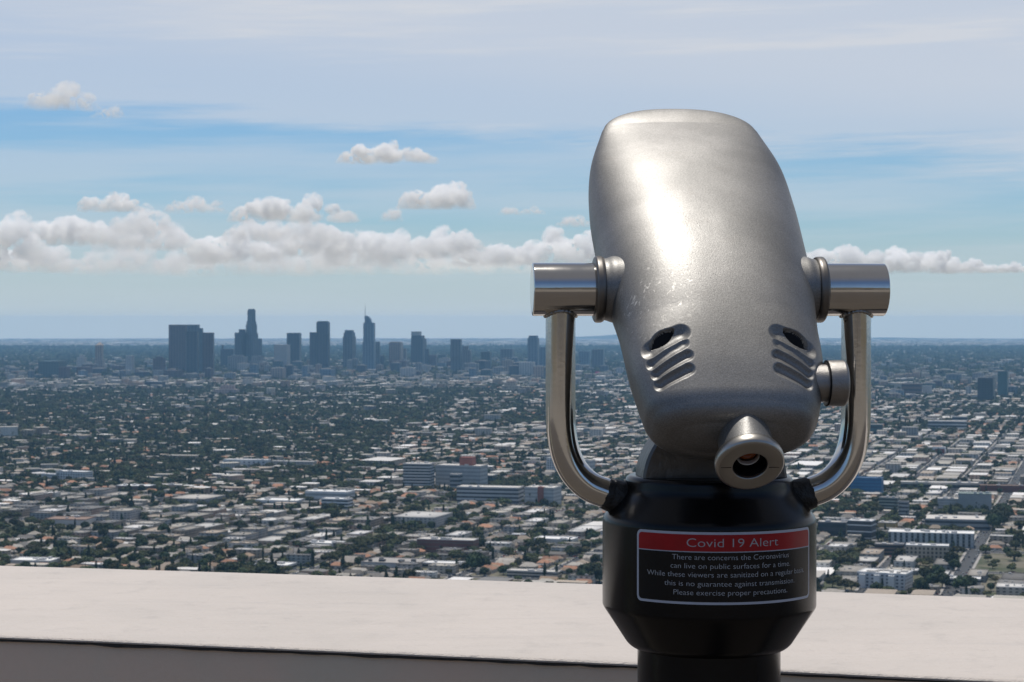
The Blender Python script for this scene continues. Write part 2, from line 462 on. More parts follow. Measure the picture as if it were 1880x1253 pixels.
# focus knob on the right flank
ko = T0 + (lat * 161 + axv * -257 + nnv * 0) * U
v, f = lathe([(r * U, z * U) for r, z in rounded([(33, -14), (33, 9), (38, 9.5), (40, 12), (40.5, 40), (38, 44), (5, 45)], [0, 1, 1, 2, 3, 3, 0])], 120)
v = np.array(v)
knob = part('focus_knob', (along(v, ko, lat, UP), f), simple('knurled_steel', (.27, .26, .25), .38, 1.0, .1, 60), head)
kn = knob.data.materials[0].node_tree; kb = kn.nodes['Principled BSDF']
wv = N(kn, 'ShaderNodeTexVoronoi'); wv.inputs['Scale'].default_value = 1100; L(kn, objcoord(kn), wv.inputs['Vector'])
bump(kn, kb, wv.outputs['Distance'], .5, .0006)
v, f = lathe([(r * U, z * U) for r, z in ((39.3, 9.6), (40.6, 10.2), (40.6, 11.4), (39.3, 12))], 96)
part('seam', (along(v, ko, lat, UP), f), DARK, knob)

# eyepiece: fairing, lip ring, bore, inner ring, lens
EL, EN = 17.0, -37.0
def epos(a, n=0, l=0): return T0 + (lat * (EL + l) + axv * a + nnv * (EN + n)) * U
Vf = []; nk = 26; sgf = 72
for kk in range(nk):
    t = kk / (nk - 1); a = -402 + t * 62
    for j in range(sgf):
        an = 2 * math.pi * j / sgf; x, y = math.cos(an), math.sin(an)
        ry = 47.5 + 3 * t; ex = 1 + .36 * t if y > 0 else 1
        Vf.append(epos(a, y * ry, math.copysign(abs(x) ** ex, x) * (47.5 - 2 * t)))
Ff = [(i_ * sgf + j, i_ * sgf + (j + 1) % sgf, (i_ + 1) * sgf + (j + 1) % sgf, (i_ + 1) * sgf + j) for i_ in range(nk - 1) for j in range(sgf)]
eyepiece = part('eyepiece', (np.array(Vf), Ff), CAST, head)
prof = rounded([(40, 398), (52, 399), (57.5, 403), (59.5, 412), (58.5, 421), (54, 425), (30, 424.5), (29, 422), (28.5, 395), (20, 394), (19.5, 382)], [0, 3, 3, 4, 4, 4, 1.5, 1, 1, 1, 0], 4)
v, f = lathe([(r * U, z * U) for r, z in prof], 120, cap=False)
part('eyepiece_ring', (along(v, epos(0), -axv, lat), f), STEEL_RING, eyepiece)
v, f = lathe([(r * U, z * U) for r, z in ((28.3, 418), (28.2, 396), (21, 395.5), (21, 394.6))], 96, cap=False)
part('bore', (along(v, epos(0), -axv, lat), f), DARK, eyepiece)
v, f = lathe([(r * U, z * U) for r, z in ((19.6, 396), (19.6, 401), (18.6, 402), (17.4, 401), (17.4, 394))], 96, cap=False)
part('lens_ring', (along(v, epos(0), -axv, lat), f), RIM, eyepiece)
v, f = lathe([(r * U, z * U) for r, z in ((17.4, 390), (15, 392), (10, 393.6), (5, 394.4), (.5, 394.7))], 64)
part('lens', (along(v, epos(0), -axv, lat), f), glass, eyepiece)
for s in (-1, 1):
    v, f = box(*[q * U for q in (s * 32 if s > 0 else -50, 50 if s > 0 else -32, -.45, .45, 424.2, 425.1)])
    part('seam', (frame_xf(v, epos(0, -2), lat, nnv, -axv), f), DARK, eyepiece)

# half-round mounting bracket between housing and head
def half_disc(rad, y0, y1, z0, n=48, ch=5 * U):
    V = []; F = []
    ring = []
    for (yy, rr2) in ((y0, rad - ch), (y0 + ch, rad), (y1 - ch, rad), (y1, rad - ch)):
        pts = [(rr2 * math.cos(math.pi * k / n), yy, z0 + rr2 * math.sin(math.pi * k / n)) for k in range(n + 1)]
        ring.append(pts); V += pts
    m_ = n + 1
    for r_ in range(3):
        for k in range(n): F.append((r_ * m_ + k, r_ * m_ + k + 1, (r_ + 1) * m_ + k + 1, (r_ + 1) * m_ + k))
    F.append(tuple(range(m_))[::-1]); F.append(tuple(3 * m_ + k for k in range(m_)))
    return np.array(V), F
v, f = half_disc(132 * U, -70 * U, 40 * U, 0)
part('mounting_bracket', (frame_xf(v, T0 - UP * 352 * U, ylat, yfwd, UP), f), simple('dull_casting', (.12, .115, .11), .45, 1.0, .15, 30, bmp=.1))

# housing drum and post, one lathe each
prof = rounded([(2, -340), (146, -340), (153, -346), (155, -368), (184, -403), (195.5, -417), (195.5, -578), (192, -584), (150, -648), (139, -656), (100, -657)],
               [0, 4, 7, 10, 10, 12, 6, 5, 12, 5, 0], 6)
v, f = lathe([(r * U, z * U) for r, z in prof], 160)
housing = part('housing', (v + T0, f), BLACK, deg=50)
zf = -TR[2] / U
prof = rounded([(131, -650), (131, zf + 30), (200, zf + 28), (210, zf + 22), (210, zf)], [0, 6, 6, 5, 0], 5)
v, f = lathe([(r * U, z * U) for r, z in prof], 128)
part('post', (v + T0, f), BLACK, deg=50)

# ---- warning label, wrapped round the drum
LOS = math.atan2(-TR[1], -TR[0])            # direction from the drum towards the lens
RD = 195.5
def on_drum(s, z, off=0.0):                 # s: arc length (px units) to the right of the line of sight, z: height (px units)
    a = LOS + s / RD
    return T0 + np.array([(RD + off) * math.cos(a), (RD + off) * math.sin(a), z]) * U
S0, S1, Z0, Z1 = -40.2 / 57.2958 * RD, 65.5 / 57.2958 * RD, -551.5, -425.0
def rrect(x0, x1, z0, z1, r, n=8, step=3.0):
    pts = []
    for cx, cz, a0 in ((x1 - r, z1 - r, 0), (x0 + r, z1 - r, 90), (x0 + r, z0 + r, 180), (x1 - r, z0 + r, 270)):
        for k in range(n + 1):
            a = R(a0 + 90 * k / n); pts.append((cx + r * math.cos(a), cz + r * math.sin(a)))
    return pts
def wrapped(fn_mask_pts, off, name, m, parent, z_clip=None):
    """a thin sheet with the outline's rounded corners, as vertical strips bent round the drum"""
    x0, x1, z0, z1, r, rb, rt = fn_mask_pts
    V = []; F = []; xs = list(np.linspace(x0, x0 + max(r, 1), 9)) + list(np.linspace(x0 + max(r, 1), x1 - max(r, 1), 60))[1:] + list(np.linspace(x1 - max(r, 1), x1, 9))[1:]
    for x in xs:
        e = min(x - x0, x1 - x)
        c = r - math.sqrt(max(r * r - (r - e) ** 2, 0)) if e < r else 0
        V.append(on_drum(x, z0 + (c if rb else 0), off)); V.append(on_drum(x, z1 - (c if rt else 0), off))
    for k in range(len(xs) - 1): F.append((2 * k, 2 * k + 2, 2 * k + 3, 2 * k + 1))
    me = mesh_np(name, V, F, (m,), True); return link(name, me, parent)
LABWHITE = simple('label_white', (.46, .47, .52), .32, 0, .06, 60, .25)
LABRED = simple('label_red', (.33, .008, .012), .30, 0, .12, 60, .25)
LABBLACK = simple('label_black', (.004, .004, .005), .26, 0, .1, 60, .25)
LABTEXT = simple('label_print', (.40, .40, .41), .35, 0, .08, 60, .25)
sticker = wrapped((S0, S1, Z0, Z1, 10, 1, 1), .5, 'warning_label', LABWHITE, viewer)
sticker['label'] = 'red and black warning label with white border and white lettering'
wrapped((S0 + 4.5, S1 - 4.5, Z0 + 4.5, -460.5, 7, 1, 0), .9, 'text_panel', LABBLACK, sticker)
wrapped((S0 + 4.5, S1 - 4.5, -458.8, Z1 - 4.5, 7, 0, 1), .9, 'red_band', LABRED, sticker)
def text_on_drum(body, s0, s1, zc, cap, name):
    cu = bpy.data.curves.new(name, 'FONT'); cu.body = body; cu.size = 1; cu.resolution_u = 4; cu.offset = -.010
    ob = bpy.data.objects.new(name, cu); COL.objects.link(ob)
    dg = bpy.context.evaluated_depsgraph_get()
    me = bpy.data.meshes.new_from_object(ob.evaluated_get(dg))
    bpy.data.objects.remove(ob)
    bm = bmesh.new(); bm.from_mesh(me)
    bmesh.ops.triangulate(bm, faces=bm.faces)
    xs = [v.co.x for v in bm.verts]; x0, x1 = min(xs), max(xs)
    for v in bm.verts:
        s = s0 + (v.co.x - x0) / (x1 - x0) * (s1 - s0)
        z = zc - cap / 2 + v.co.y / .73 * cap
        v.co = Vector(on_drum(s, z, 1.3))
    bm.normal_update(); bm.to_mesh(me); bm.free(); me.materials.clear(); me.materials.append(LABTEXT)
    link('lettering', me, sticker)
d2 = lambda deg: deg / 57.2958 * RD
for body, a0, a1, zc, cap in (('Covid 19 Alert', -11.3, 37.9, -443, 15.8),
                              ('There are concerns the Coronavirius', -19, 45.4, -468.6, 9.6),
                              ('can live on public surfaces for a time.', -19.8, 46.3, -483.8, 9.6),
                              ('While these viewers are sanitized on a regular basis,', -33.3, 58.6, -498.8, 9.6),
                              ('this is no guarantee against transmission.', -23.2, 49.6, -514.6, 9.6),
                              ('Please exercise proper precautions.', -18.2, 44.2, -530.2, 9.6)):
    text_on_drum(body, d2(a0), d2(a1), zc, cap, 'lettering')

# ================================================================ TERRACE AND PARAPET
def on_plane(px, py, z):                        # the point of the horizontal plane z seen at a pixel of the photograph
    c, s = math.cos(PITCH), math.sin(PITCH)
    x = (px - 940) / FPX; q = -(py - 626.5) / FPX
    d = np.array([x, c + q * s, -s + q * c]); t = (z - EYE) / d[2]
    return np.array([d[0] * t, d[1] * t, z])
WZ = 1.0
near_px = [(0, 1166), (410, 1184.5), (734, 1197), (1150, 1214.5), (1437, 1228.5), (1640, 1239), (1880, 1250)]
far_px = [(0, 1039), (560, 1055), (1107, 1073), (1500, 1087), (1880, 1099)]
def line_of(pxs):
    P = np.array([on_plane(x, y, WZ)[:2] for x, y in pxs]); c = np.polyfit(P[:, 0], P[:, 1], 2); return c
cn, cf = line_of(near_px), line_of(far_px)
XS = np.linspace(-7, 7, 701)
ext = lambda c, x: np.polyval(c, np.clip(x, -1.4, 1.4)) + (x - np.clip(x, -1.4, 1.4)) * (2 * c[0] * np.clip(x, -1.4, 1.4) + c[1])
YN, YF = ext(cn, XS), ext(cf, XS)
rg = np.random.default_rng(3)
def smooth_noise(n, k, amp):
    a = rg.normal(size=n + 8 * k); ker = np.hanning(2 * k + 1); ker /= np.sqrt((ker ** 2).sum()); return np.convolve(a, ker, 'same')[4 * k:4 * k + n] * amp
wob = smooth_noise(701, 3, .0005) + smooth_noise(701, 22, .0012)
def plaster():
    m, t, b = mat('painted_concrete', (.66, .63, .60), .62)
    v = objcoord(t); n1 = noise(t, v, 1.8, 5, .6, .3); n2 = noise(t, v, 14, 6, .65); n3 = noise(t, v, 120, 4, .6)
    col = mix_rgb(t, mapr(t, n1, .35, .68), (.51, .46, .42, 1), (.46, .42, .385, 1))
    col = mix_rgb(t, mapr(t, n2, .52, .74, 0, .4), col, (.335, .31, .29, 1))
    col = mix_rgb(t, mapr(t, noise(t, objcoord(t, (1, 6, 1)), 3.0, 5, .6), .6, .75, 0, .25), col, (.35, .335, .32, 1))
    fl = noise(t, objcoord(t, (1, 2.5, 1)), 38, 6, .7, .8)
    col = mix_rgb(t, mapr(t, fl, .60, .70, 0, .30), col, (.30, .275, .25, 1))
    col = mix_rgb(t, mapr(t, noise(t, v, 260, 2, .5), .68, .76, 0, .5), col, (.22, .20, .18, 1))
    # bands of scuffed, greyer paint along the inner edge
    sc2 = noise(t, objcoord(t, (.35, 3.0, 1)), 6.0, 7, .68, .6)
    col = mix_rgb(t, mapr(t, sc2, .54, .70, 0, .22), col, (.33, .315, .305, 1))
    L(t, col, b.inputs['Base Color'])
    n = bump(t, None, n3, .5, .003); n = bump(t, None, n2, .5, .008, n); n = bump(t, None, sc2, .5, .012, n); bump(t, b, n1, .3, .03, n)
    return m
PLAST = plaster()
# cross-section of the coping, from the inner underside round the top to the outer face
sec = [(.006, -.0075), (.000, -.006), (-.001, -.0035), (.001, -.001), (.006, .0002), (.02, .0012)]
V = []; ncol = 0
for i, x in enumerate(XS):
    w = wob[i]
    col = [(YN[i] + a + w, WZ + z) for a, z in sec]
    for q in np.linspace(.06, .97, 14):
        col.append((YN[i] * (1 - q) + YF[i] * q, WZ + .0012))
    col += [(YF[i] - .006, WZ + .0005), (YF[i] + w * .5, WZ - .006), (YF[i] + w * .5, WZ - .05), (YN[i] + .02, WZ - .05), (YN[i] + .02, WZ - .0075)]
    ncol = len(col); V += [(x, y, z) for y, z in col]
F = [(i * ncol + j, (i + 1) * ncol + j, (i + 1) * ncol + (j + 1) % ncol, i * ncol + (j + 1) % ncol) for i in range(700) for j in range(ncol)]
F += [tuple(range(ncol)), tuple(700 * ncol + j for j in range(ncol))[::-1]]
wall = empty('parapet', (0, float(YN[350]), 0))
tag(wall, 'broad cream painted concrete parapet crossing behind the viewer post', 'parapet')
def part_at(name, V, F, m, parent, smooth=False, off=None):
    V = np.asarray(V, float) - np.array(parent.location if off is None else off)
    me = mesh_np(name, V, F, (m,)); 
    if smooth: autosmooth(me, 40)
    return link(name, me, parent)
bmf = part_at('coping', V, F, PLAST, wall, True)
# wall body
wm, t, b = mat('wall_render', (.40, .36, .345), .8)
v_ = objcoord(t); n1_ = noise(t, v_, 2.2, 6, .6); n2_ = noise(t, v_, 90, 4, .6)
L(t, mix_rgb(t, mapr(t, n1_, .35, .7), (.82, .60, .45, 1), (.72, .60, .46, 1)), b.inputs['Base Color'])
bump(t, b, n2_, .4, .003)
V = []
for i, x in enumerate(XS):
    V += [(x, YN[i] + .009, -.2), (x, YN[i] + .009 + wob[i] * .3, WZ - .010), (x, YF[i] - .03, WZ - .052), (x, YF[i] - .03, -9.0)]
F = [(i * 4 + j, (i + 1) * 4 + j, (i + 1) * 4 + (j + 1) % 4, i * 4 + (j + 1) % 4) for i in range(700) for j in range(4)]
part_at('wall', V, F, wm, wall)
# dark ragged strip coloured in as the shadow line under the coping
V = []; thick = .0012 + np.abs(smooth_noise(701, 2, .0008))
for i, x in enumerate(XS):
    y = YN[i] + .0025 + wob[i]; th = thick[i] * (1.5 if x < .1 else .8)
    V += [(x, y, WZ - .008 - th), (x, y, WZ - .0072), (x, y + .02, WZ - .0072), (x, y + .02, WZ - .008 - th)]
part_at('painted_shadow_line', V, F, simple('shadow_line_dark', (.05, .045, .04), .9, 0, .5, 60), wall)

pav = simple('terrace_paving', (.20, .178, .15), .85, 0, .15, 2.5, bmp=.2)
V = [(-40, -70, 0), (40, -70, 0), (40, 3.2, 0), (-40, 3.2, 0)]
terr = link('terrace_floor', mesh_np('terrace_floor', V + [(x, y, -9) for x, y, z in V], [(0, 1, 2, 3), (7, 6, 5, 4), (0, 4, 5, 1), (1, 5, 6, 2), (2, 6, 7, 3), (3, 7, 4, 0)], (pav,)))
tag(terr, kind='structure')

mat_ = simple('added_floor_dark', (.075, .064, .054), .8, 0, .15, 3, bmp=.2)  # unseen thin sheet, added so the viewer's metal reflects a darker floor
v, f = box(-16, 16, -5.5, 2.72, .0, .012)
tag(link('added_dark_floor', mesh_np('added_dark_floor', v, f, (mat_,))), kind='structure')

# the building behind the photographer, seen only in the polished metal
bld = empty('observatory_building', (0, -62, 0))
tag(bld, 'cream concrete observatory facade behind the terrace, mirrored in the polished tubes', 'building')
cream = simple('cream_concrete', (.30, .27, .235), .8, 0, .1, 1.2)
part_at('wall', *box(-36, 36, -69, -62, 0, 6), cream, bld)
part_at('roof', *box(-36.4, 36.4, -69.4, -61.6, 6, 6.6), cream, bld)
darkglass = simple('dark_glass', (.02, .022, .025), .15)
for k, x in enumerate((-24, -16, -8, 8, 16, 24)):
    w_ = part_at('window', *box(x - 1, x + 1, -62.0, -61.94, 1.2, 4.6), darkglass, bld)
part_at('door', *box(-1.3, 1.3, -62.0, -61.93, 0.0, 3.2), simple('bronze_door', (.06, .045, .03), .4), bld)

# ================================================================ TERRAIN
ZP = -264.0; RE = 6.37e6
def gz(x, y):
    r = np.sqrt(np.asarray(x, float) ** 2 + np.asarray(y, float) ** 2)
    hill = (-9.0 - ZP) * np.exp(-np.maximum(r - 20, 0) / 230)
    return ZP + hill - r * r / (2 * RE)
def ground(px, py):
    c, s = math.cos(PITCH), math.sin(PITCH)
    x = (px - 940) / FPX; q = -(py - 626.5) / FPX
    d = np.array([x, c + q * s, -s + q * c]); t = 3000.
    for _ in range(40):
        t = (gz(d[0] * t, d[1] * t) - EYE) / d[2]
        t = min(t, 45000)
    return np.array([d[0] * t, d[1] * t])
rad = np.concatenate([np.linspace(0, 60, 7)[1:], np.geomspace(80, 46500, 150)])
ang = np.linspace(0, 2 * math.pi, 181)[:-1]
V = [(0, 0, -9.4)]
for r in rad:
    x, y = r * np.cos(ang), r * np.sin(ang); V += list(zip(x, y, gz(x, y) - (.4 if r < 100 else 0)))
F = [(0, 1 + k, 1 + (k + 1) % 180) for k in range(180)]
F += [(1 + i * 180 + k, 1 + (i + 1) * 180 + k, 1 + (i + 1) * 180 + (k + 1) % 180, 1 + i * 180 + (k + 1) % 180) for i in range(len(rad) - 1) for k in range(180)]
gm, t, b = mat('city_ground', (.1, .1, .08), .95, 0, .1)
v_ = objcoord(t, space='Object')
a_ = noise(t, v_, 1 / 60, 6, .65); b2_ = noise(t, v_, 1 / 900, 6, .6); c_ = noise(t, v_, 1 / 14, 4, .6)
stre = noise(t, objcoord(t, (1 / 2200, 1 / 500, 1)), 1, 8, .68)
col = mix_rgb(t, mapr(t, a_, .42, .58), (.07, .08, .045, 1), (.20, .175, .135, 1))
col = mix_rgb(t, mapr(t, c_, .55, .7, 0, .6), col, (.24, .22, .195, 1))
col = mix_rgb(t, mapr(t, b2_, .4, .65, 0, .6), col, (.06, .075, .05, 1))
col = mix_rgb(t, mapr(t, stre, .52, .64, 0, .7), col, (.36, .33, .29, 1))
L(t, col, b.inputs['Base Color'])
tag(link('ground', mesh_np('ground', V, F, (gm,), True)), kind='structure')

# low hills on the far horizon
def hills(name, pts, dist, m):
    V = []; F = []
    for px, h in pts:
        x = (px - 940) / FPX
        zb = float(gz(x * dist, dist))
        for k, (dy, hh) in enumerate(((-1500, 0), (-300, .4), (0, .5), (900, .35), (3000, -.1))):
            V.append((x * (dist + dy), dist + dy, zb + h * hh - 5))
    for i in range(len(pts) - 1):
        for k in range(4): F.append((i * 5 + k, (i + 1) * 5 + k, (i + 1) * 5 + k + 1, i * 5 + k + 1))
    o = link(name, mesh_np(name, V, F, (m,), True)); tag(o, kind='structure')
hm = simple('hill_scrub', (.09, .09, .07), .95, 0, .2, .01)
rh = np.random.default_rng(5)
def ridge(x0, x1, hs, n=60):
    xs = np.linspace(x0, x1, n); base = np.interp(xs, np.linspace(x0, x1, len(hs)), hs)
    return [(x, max(b + rh.normal() * 9 * min(1, b / 60), -20)) for x, b in zip(xs, base)]
hills('hills', ridge(960, 2200, [-20, 120, 260, 230, 120, 60, 90, 60, 30, 80, 60, 40]), 40000, hm)

# the scrub covered ridge behind the building, mirrored as a dark band in the metal
V = []; nx = 90
for i in range(nx):
    x = -700 + 1400 * i / (nx - 1)
    for k, (y, z) in enumerate(((-90, -3), (-160, 4), (-260, 22), (-380, 44), (-520, 52), (-700, 20))):
        V.append((x, y, z * (1 + .25 * math.sin(x * .013) + .12 * math.sin(x * .041 + k)) - 1))
F = [(i * 6 + k, i * 6 + k + 1, (i + 1) * 6 + k + 1, (i + 1) * 6 + k) for i in range(nx - 1) for k in range(5)]
tag(link('hills', mesh_np('hills', V, F, (simple('dry_scrub', (.11, .095, .06), .95, 0, .35, .05),), True)), kind='structure')
# ================================================================ HAZE
HZ = box(-47000, 47000, -47000, 47000, -620, 92)
hv = bpy.data.materials.new('air'); hv.use_nodes = True; ht = hv.node_tree; ht.nodes.clear()
pv = N(ht, 'ShaderNodeVolumePrincipled'); pv.inputs['Color'].default_value = (.33, .65, 1.0, 1)
pv.inputs['Density'].default_value = 2.9e-5; pv.inputs['Anisotropy'].default_value = .1
L(ht, pv.outputs[0], N(ht, 'ShaderNodeOutputMaterial').inputs['Volume'])
hz = link('haze', mesh_np('haze', HZ[0], HZ[1], (hv,))); tag(hz, kind='stuff')

# ================================================================ CITY: materials and generators
TH = R(17)                                       # the street grid runs 17 degrees right of the view direction
D1 = np.array([math.sin(TH), math.cos(TH)]); D2 = np.array([math.cos(TH), -math.sin(TH)])
def uv_to_xy(u, v): return u * D1[0] + v * D2[0], u * D1[1] + v * D2[1]
def xy_to_uv(x, y): return x * D1[0] + y * D1[1], x * D2[0] + y * D2[1]

def attr_mat(name, rough=.8, floors=True):
    m, t, b = mat(name, (.5, .5, .5), rough, 0, .25)
    a = N(t, 'ShaderNodeAttribute'); a.attribute_name = 'Col'
    col = a.outputs['Color']
    g = N(t, 'ShaderNodeNewGeometry')
    sp_ = N(t, 'ShaderNodeSeparateXYZ'); L(t, g.outputs['Position'], sp_.inputs[0])
    nz = N(t, 'ShaderNodeSeparateXYZ'); L(t, g.outputs['Normal'], nz.inputs[0])
    # windows on the upright faces only
    up_ = math_node(t, 'LESS_THAN', math_node(t, 'ABSOLUTE', nz.outputs[2]), .3)
    al = math_node(t, 'ADD', math_node(t, 'MULTIPLY', sp_.outputs[0], .83), math_node(t, 'MULTIPLY', sp_.outputs[1], .57))
    wx = math_node(t, 'LESS_THAN', math_node(t, 'FRACT', math_node(t, 'DIVIDE', al, 3.7)), .48)
    wz = math_node(t, 'LESS_THAN', math_node(t, 'FRACT', math_node(t, 'DIVIDE', sp_.outputs[2], 3.1)), .5)
    f = math_node(t, 'MULTIPLY', math_node(t, 'MULTIPLY', wx, wz), math_node(t, 'MULTIPLY', up_, .8))
    n = noise(t, g.outputs['Position'], .35, 4, .6)
    cv = N(t, 'ShaderNodeCombineXYZ'); nf = mapr(t, n, .3, .7, .82, 1.12, False)
    for i in range(3): L(t, nf, cv.inputs[i])
    col = mix_rgb(t, 1.0, col, cv.outputs[0], 'MULTIPLY')
    if floors: col = mix_rgb(t, f, col, (.03, .035, .04, 1))
    L(t, col, b.inputs['Base Color']); return m
CITYM = attr_mat('building_paint')

def facade(name, wall, glass, cw, fh, fx, fz, rough=.35, wx2=None):
    """window grid in the building's own coordinates: fx, fz = share of glass across and up"""
    m, t, b = mat(name, wall, rough, 0, .4)
    c = N(t, 'ShaderNodeTexCoord'); s_ = N(t, 'ShaderNodeSeparateXYZ'); L(t, c.outputs['Object'], s_.inputs[0])
    g = N(t, 'ShaderNodeTexCoord'); nz = N(t, 'ShaderNodeSeparateXYZ'); L(t, g.outputs['Normal'], nz.inputs[0])
    al = math_node(t, 'ADD', s_.outputs[0], s_.outputs[1])
    a = math_node(t, 'LESS_THAN', math_node(t, 'FRACT', math_node(t, 'DIVIDE', math_node(t, 'ADD', al, 500), cw)), fx)
    d = math_node(t, 'LESS_THAN', math_node(t, 'FRACT', math_node(t, 'DIVIDE', math_node(t, 'ADD', s_.outputs[2], .3 * fh), fh)), fz)
    side = math_node(t, 'LESS_THAN', math_node(t, 'ABSOLUTE', nz.outputs[2]), .3)
    f = math_node(t, 'MULTIPLY', math_node(t, 'MULTIPLY', a, d), side)
    n = noise(t, c.outputs['Object'], .06, 4, .6)
    w = mix_rgb(t, mapr(t, n, .35, .7), (*wall, 1), (*[q * .82 for q in wall], 1))
    col = mix_rgb(t, f, w, (*glass, 1)); L(t, col, b.inputs['Base Color']); return m

def quads_box(x0, x1, y0, y1, z0, z1): return box(x0, x1, y0, y1, z0, z1)

def box_arrays(cx, cy, zb, a, b, h, th, cw, cr, kind):
    """arrays of houses: a along D1, b along D2 (rotated by th), kind 0 flat, 1 gable/hip. returns V, F(quads), cols"""
    n = len(cx); ca, sa = np.cos(th), np.sin(th)
    e1 = np.stack([sa, ca], -1); e2 = np.stack([ca, -sa], -1)
    c = np.stack([cx, cy], -1)
    def P(su, sv, z, ks=1.0):
        xy = c + e1 * (su * a / 2)[:, None] + e2 * (sv * b / 2)[:, None]
        return np.concatenate([xy, z[:, None]], 1)
    o = np.ones(n)
    zt = zb + h
    base = [P(-o, -o, zb - 1.5), P(-o, o, zb - 1.5), P(o, o, zb - 1.5), P(o, -o, zb - 1.5)]
    ev = 1.06
    top = [P(-o, -o, zt), P(-o, o, zt), P(o, o, zt), P(o, -o, zt)]
    eave = [P(-o * ev, -o * ev, zt - .1), P(-o * ev, o * ev, zt - .1), P(o * ev, o * ev, zt - .1), P(o * ev, -o * ev, zt - .1)]
    # ridge along the longer side
    long_u = (a >= b)
    rise = np.where(kind > 0, np.minimum(a, b) * .26, .35)
    ru = np.where(long_u, np.where(kind == 1, .5, 1.04), 0.0); rv = np.where(long_u, 0.0, np.where(kind == 1, .5, 1.04))
    flat = kind == 0
    ru = np.where(flat, .97, ru); 
    r0 = P(-ru, -rv, zt + rise); r1 = P(ru, rv, zt + rise)
    # flat roofs: four rim points instead of a ridge
    f0 = P(-o * .985, -o * .985, zt + .35); f1 = P(-o * .985, o * .985, zt + .35); f2 = P(o * .985, o * .985, zt + .35); f3 = P(o * .985, -o * .985, zt + .35)
    fl = flat[:, None]
    lu = long_u[:, None]
    q0 = np.where(fl, f0, r0)
    q1 = np.where(fl, f1, np.where(lu, r0, r1))
    q2 = np.where(fl, f2, r1)
    q3 = np.where(fl, f3, np.where(lu, r1, r0))
    V = np.stack(base + top + eave + [q0, q1, q2, q3], 1).reshape(-1, 3)    # 16 per house
    f = np.array([(0, 1, 5, 4), (1, 2, 6, 5), (2, 3, 7, 6), (3, 0, 4, 7),
                  (8, 9, 13, 12), (9, 10, 14, 13), (10, 11, 15, 14), (11, 8, 12, 15), (12, 13, 14, 15)])
    # where q's coincide (ridge) quads degenerate to triangles: harmless
    F = (f[None] + 16 * np.arange(n)[:, None, None]).reshape(-1, 4)
    isroof = np.array([0, 0, 0, 0, 1, 1, 1, 1, 1], bool)
    cols = np.where(isroof[None, :, None], cr[:, None, :], cw[:, None, :]).reshape(-1, 3)
    return V, F, cols

WALLC = np.array([(.58, .52, .43), (.66, .61, .53), (.47, .40, .31), (.72, .69, .63), (.40, .32, .24), (.55, .50, .45), (.60, .42, .31), (.34, .35, .34)])
HIPC = np.array([(.22, .195, .17), (.14, .13, .12), (.29, .265, .235), (.26, .14, .09), (.34, .18, .115), (.24, .175, .125), (.36, .335, .30), (.17, .16, .15), (.26, .215, .17)])
FLATC = np.array([(.62, .60, .57), (.46, .43, .39), (.34, .315, .28), (.74, .72, .70), (.22, .21, .20), (.38, .32, .26), (.29, .275, .255), (.19, .18, .17), (.42, .39, .34)])

# ---- landmarks: every one a thing of its own
FOOT = []                                       # footprints kept clear of houses and trees: (x, y, radius)
def top_z(px, py, gx, gy):
    c, s = math.cos(PITCH), math.sin(PITCH)
    q = -(py - 626.5) / FPX; d = np.array([(px - 940) / FPX, c + q * s, -s + q * c])
    return EYE + d[2] * gy / d[1]
def place_box(x0, x1, yt, yb, ratio=.6, rot=17, clear=True, gap=0.0):
    """centre, half sizes and height of a box seen between x0..x1 with its foot at yb and its front top edge at yt"""
    xm = (x0 + x1) / 2; g = ground(xm, yb); los = math.atan2(g[0], g[1])
    th = R(rot); rel = abs(th - los)
    wpx = (x1 - x0) / FPX * g[1] / math.cos(los) * math.cos(los) * 1.0
    wm = (x1 - x0) / FPX * g[1]
    a = wm / (abs(math.cos(rel)) + ratio * abs(math.sin(rel))); dpt = a * ratio
    near = (a * abs(math.sin(rel)) + dpt * abs(math.cos(rel))) / 2 + gap
    dirn = g / np.linalg.norm(g)
    c = g + dirn * near
    h = top_z(xm, yt, *(g)) - gz(*g)
    if clear: FOOT.append((c[0], c[1], max(a, dpt) * .5 + 4, a / 2 + 3, dpt / 2 + 3, th))
    return c, a, dpt, float(h), th
def lbox(c, a, dpt, z0, z1, dx=0, dy=0, sx=1, sy=1):
    return box(dx * a - a * sx / 2, dx * a + a * sx / 2, dy * dpt - dpt * sy / 2, dy * dpt + dpt * sy / 2, z0, z1)
def lpart(name, vf, m, parent):
    me = mesh_np(name, vf[0], vf[1], (m,)); return link(name, me, parent)
LM = []
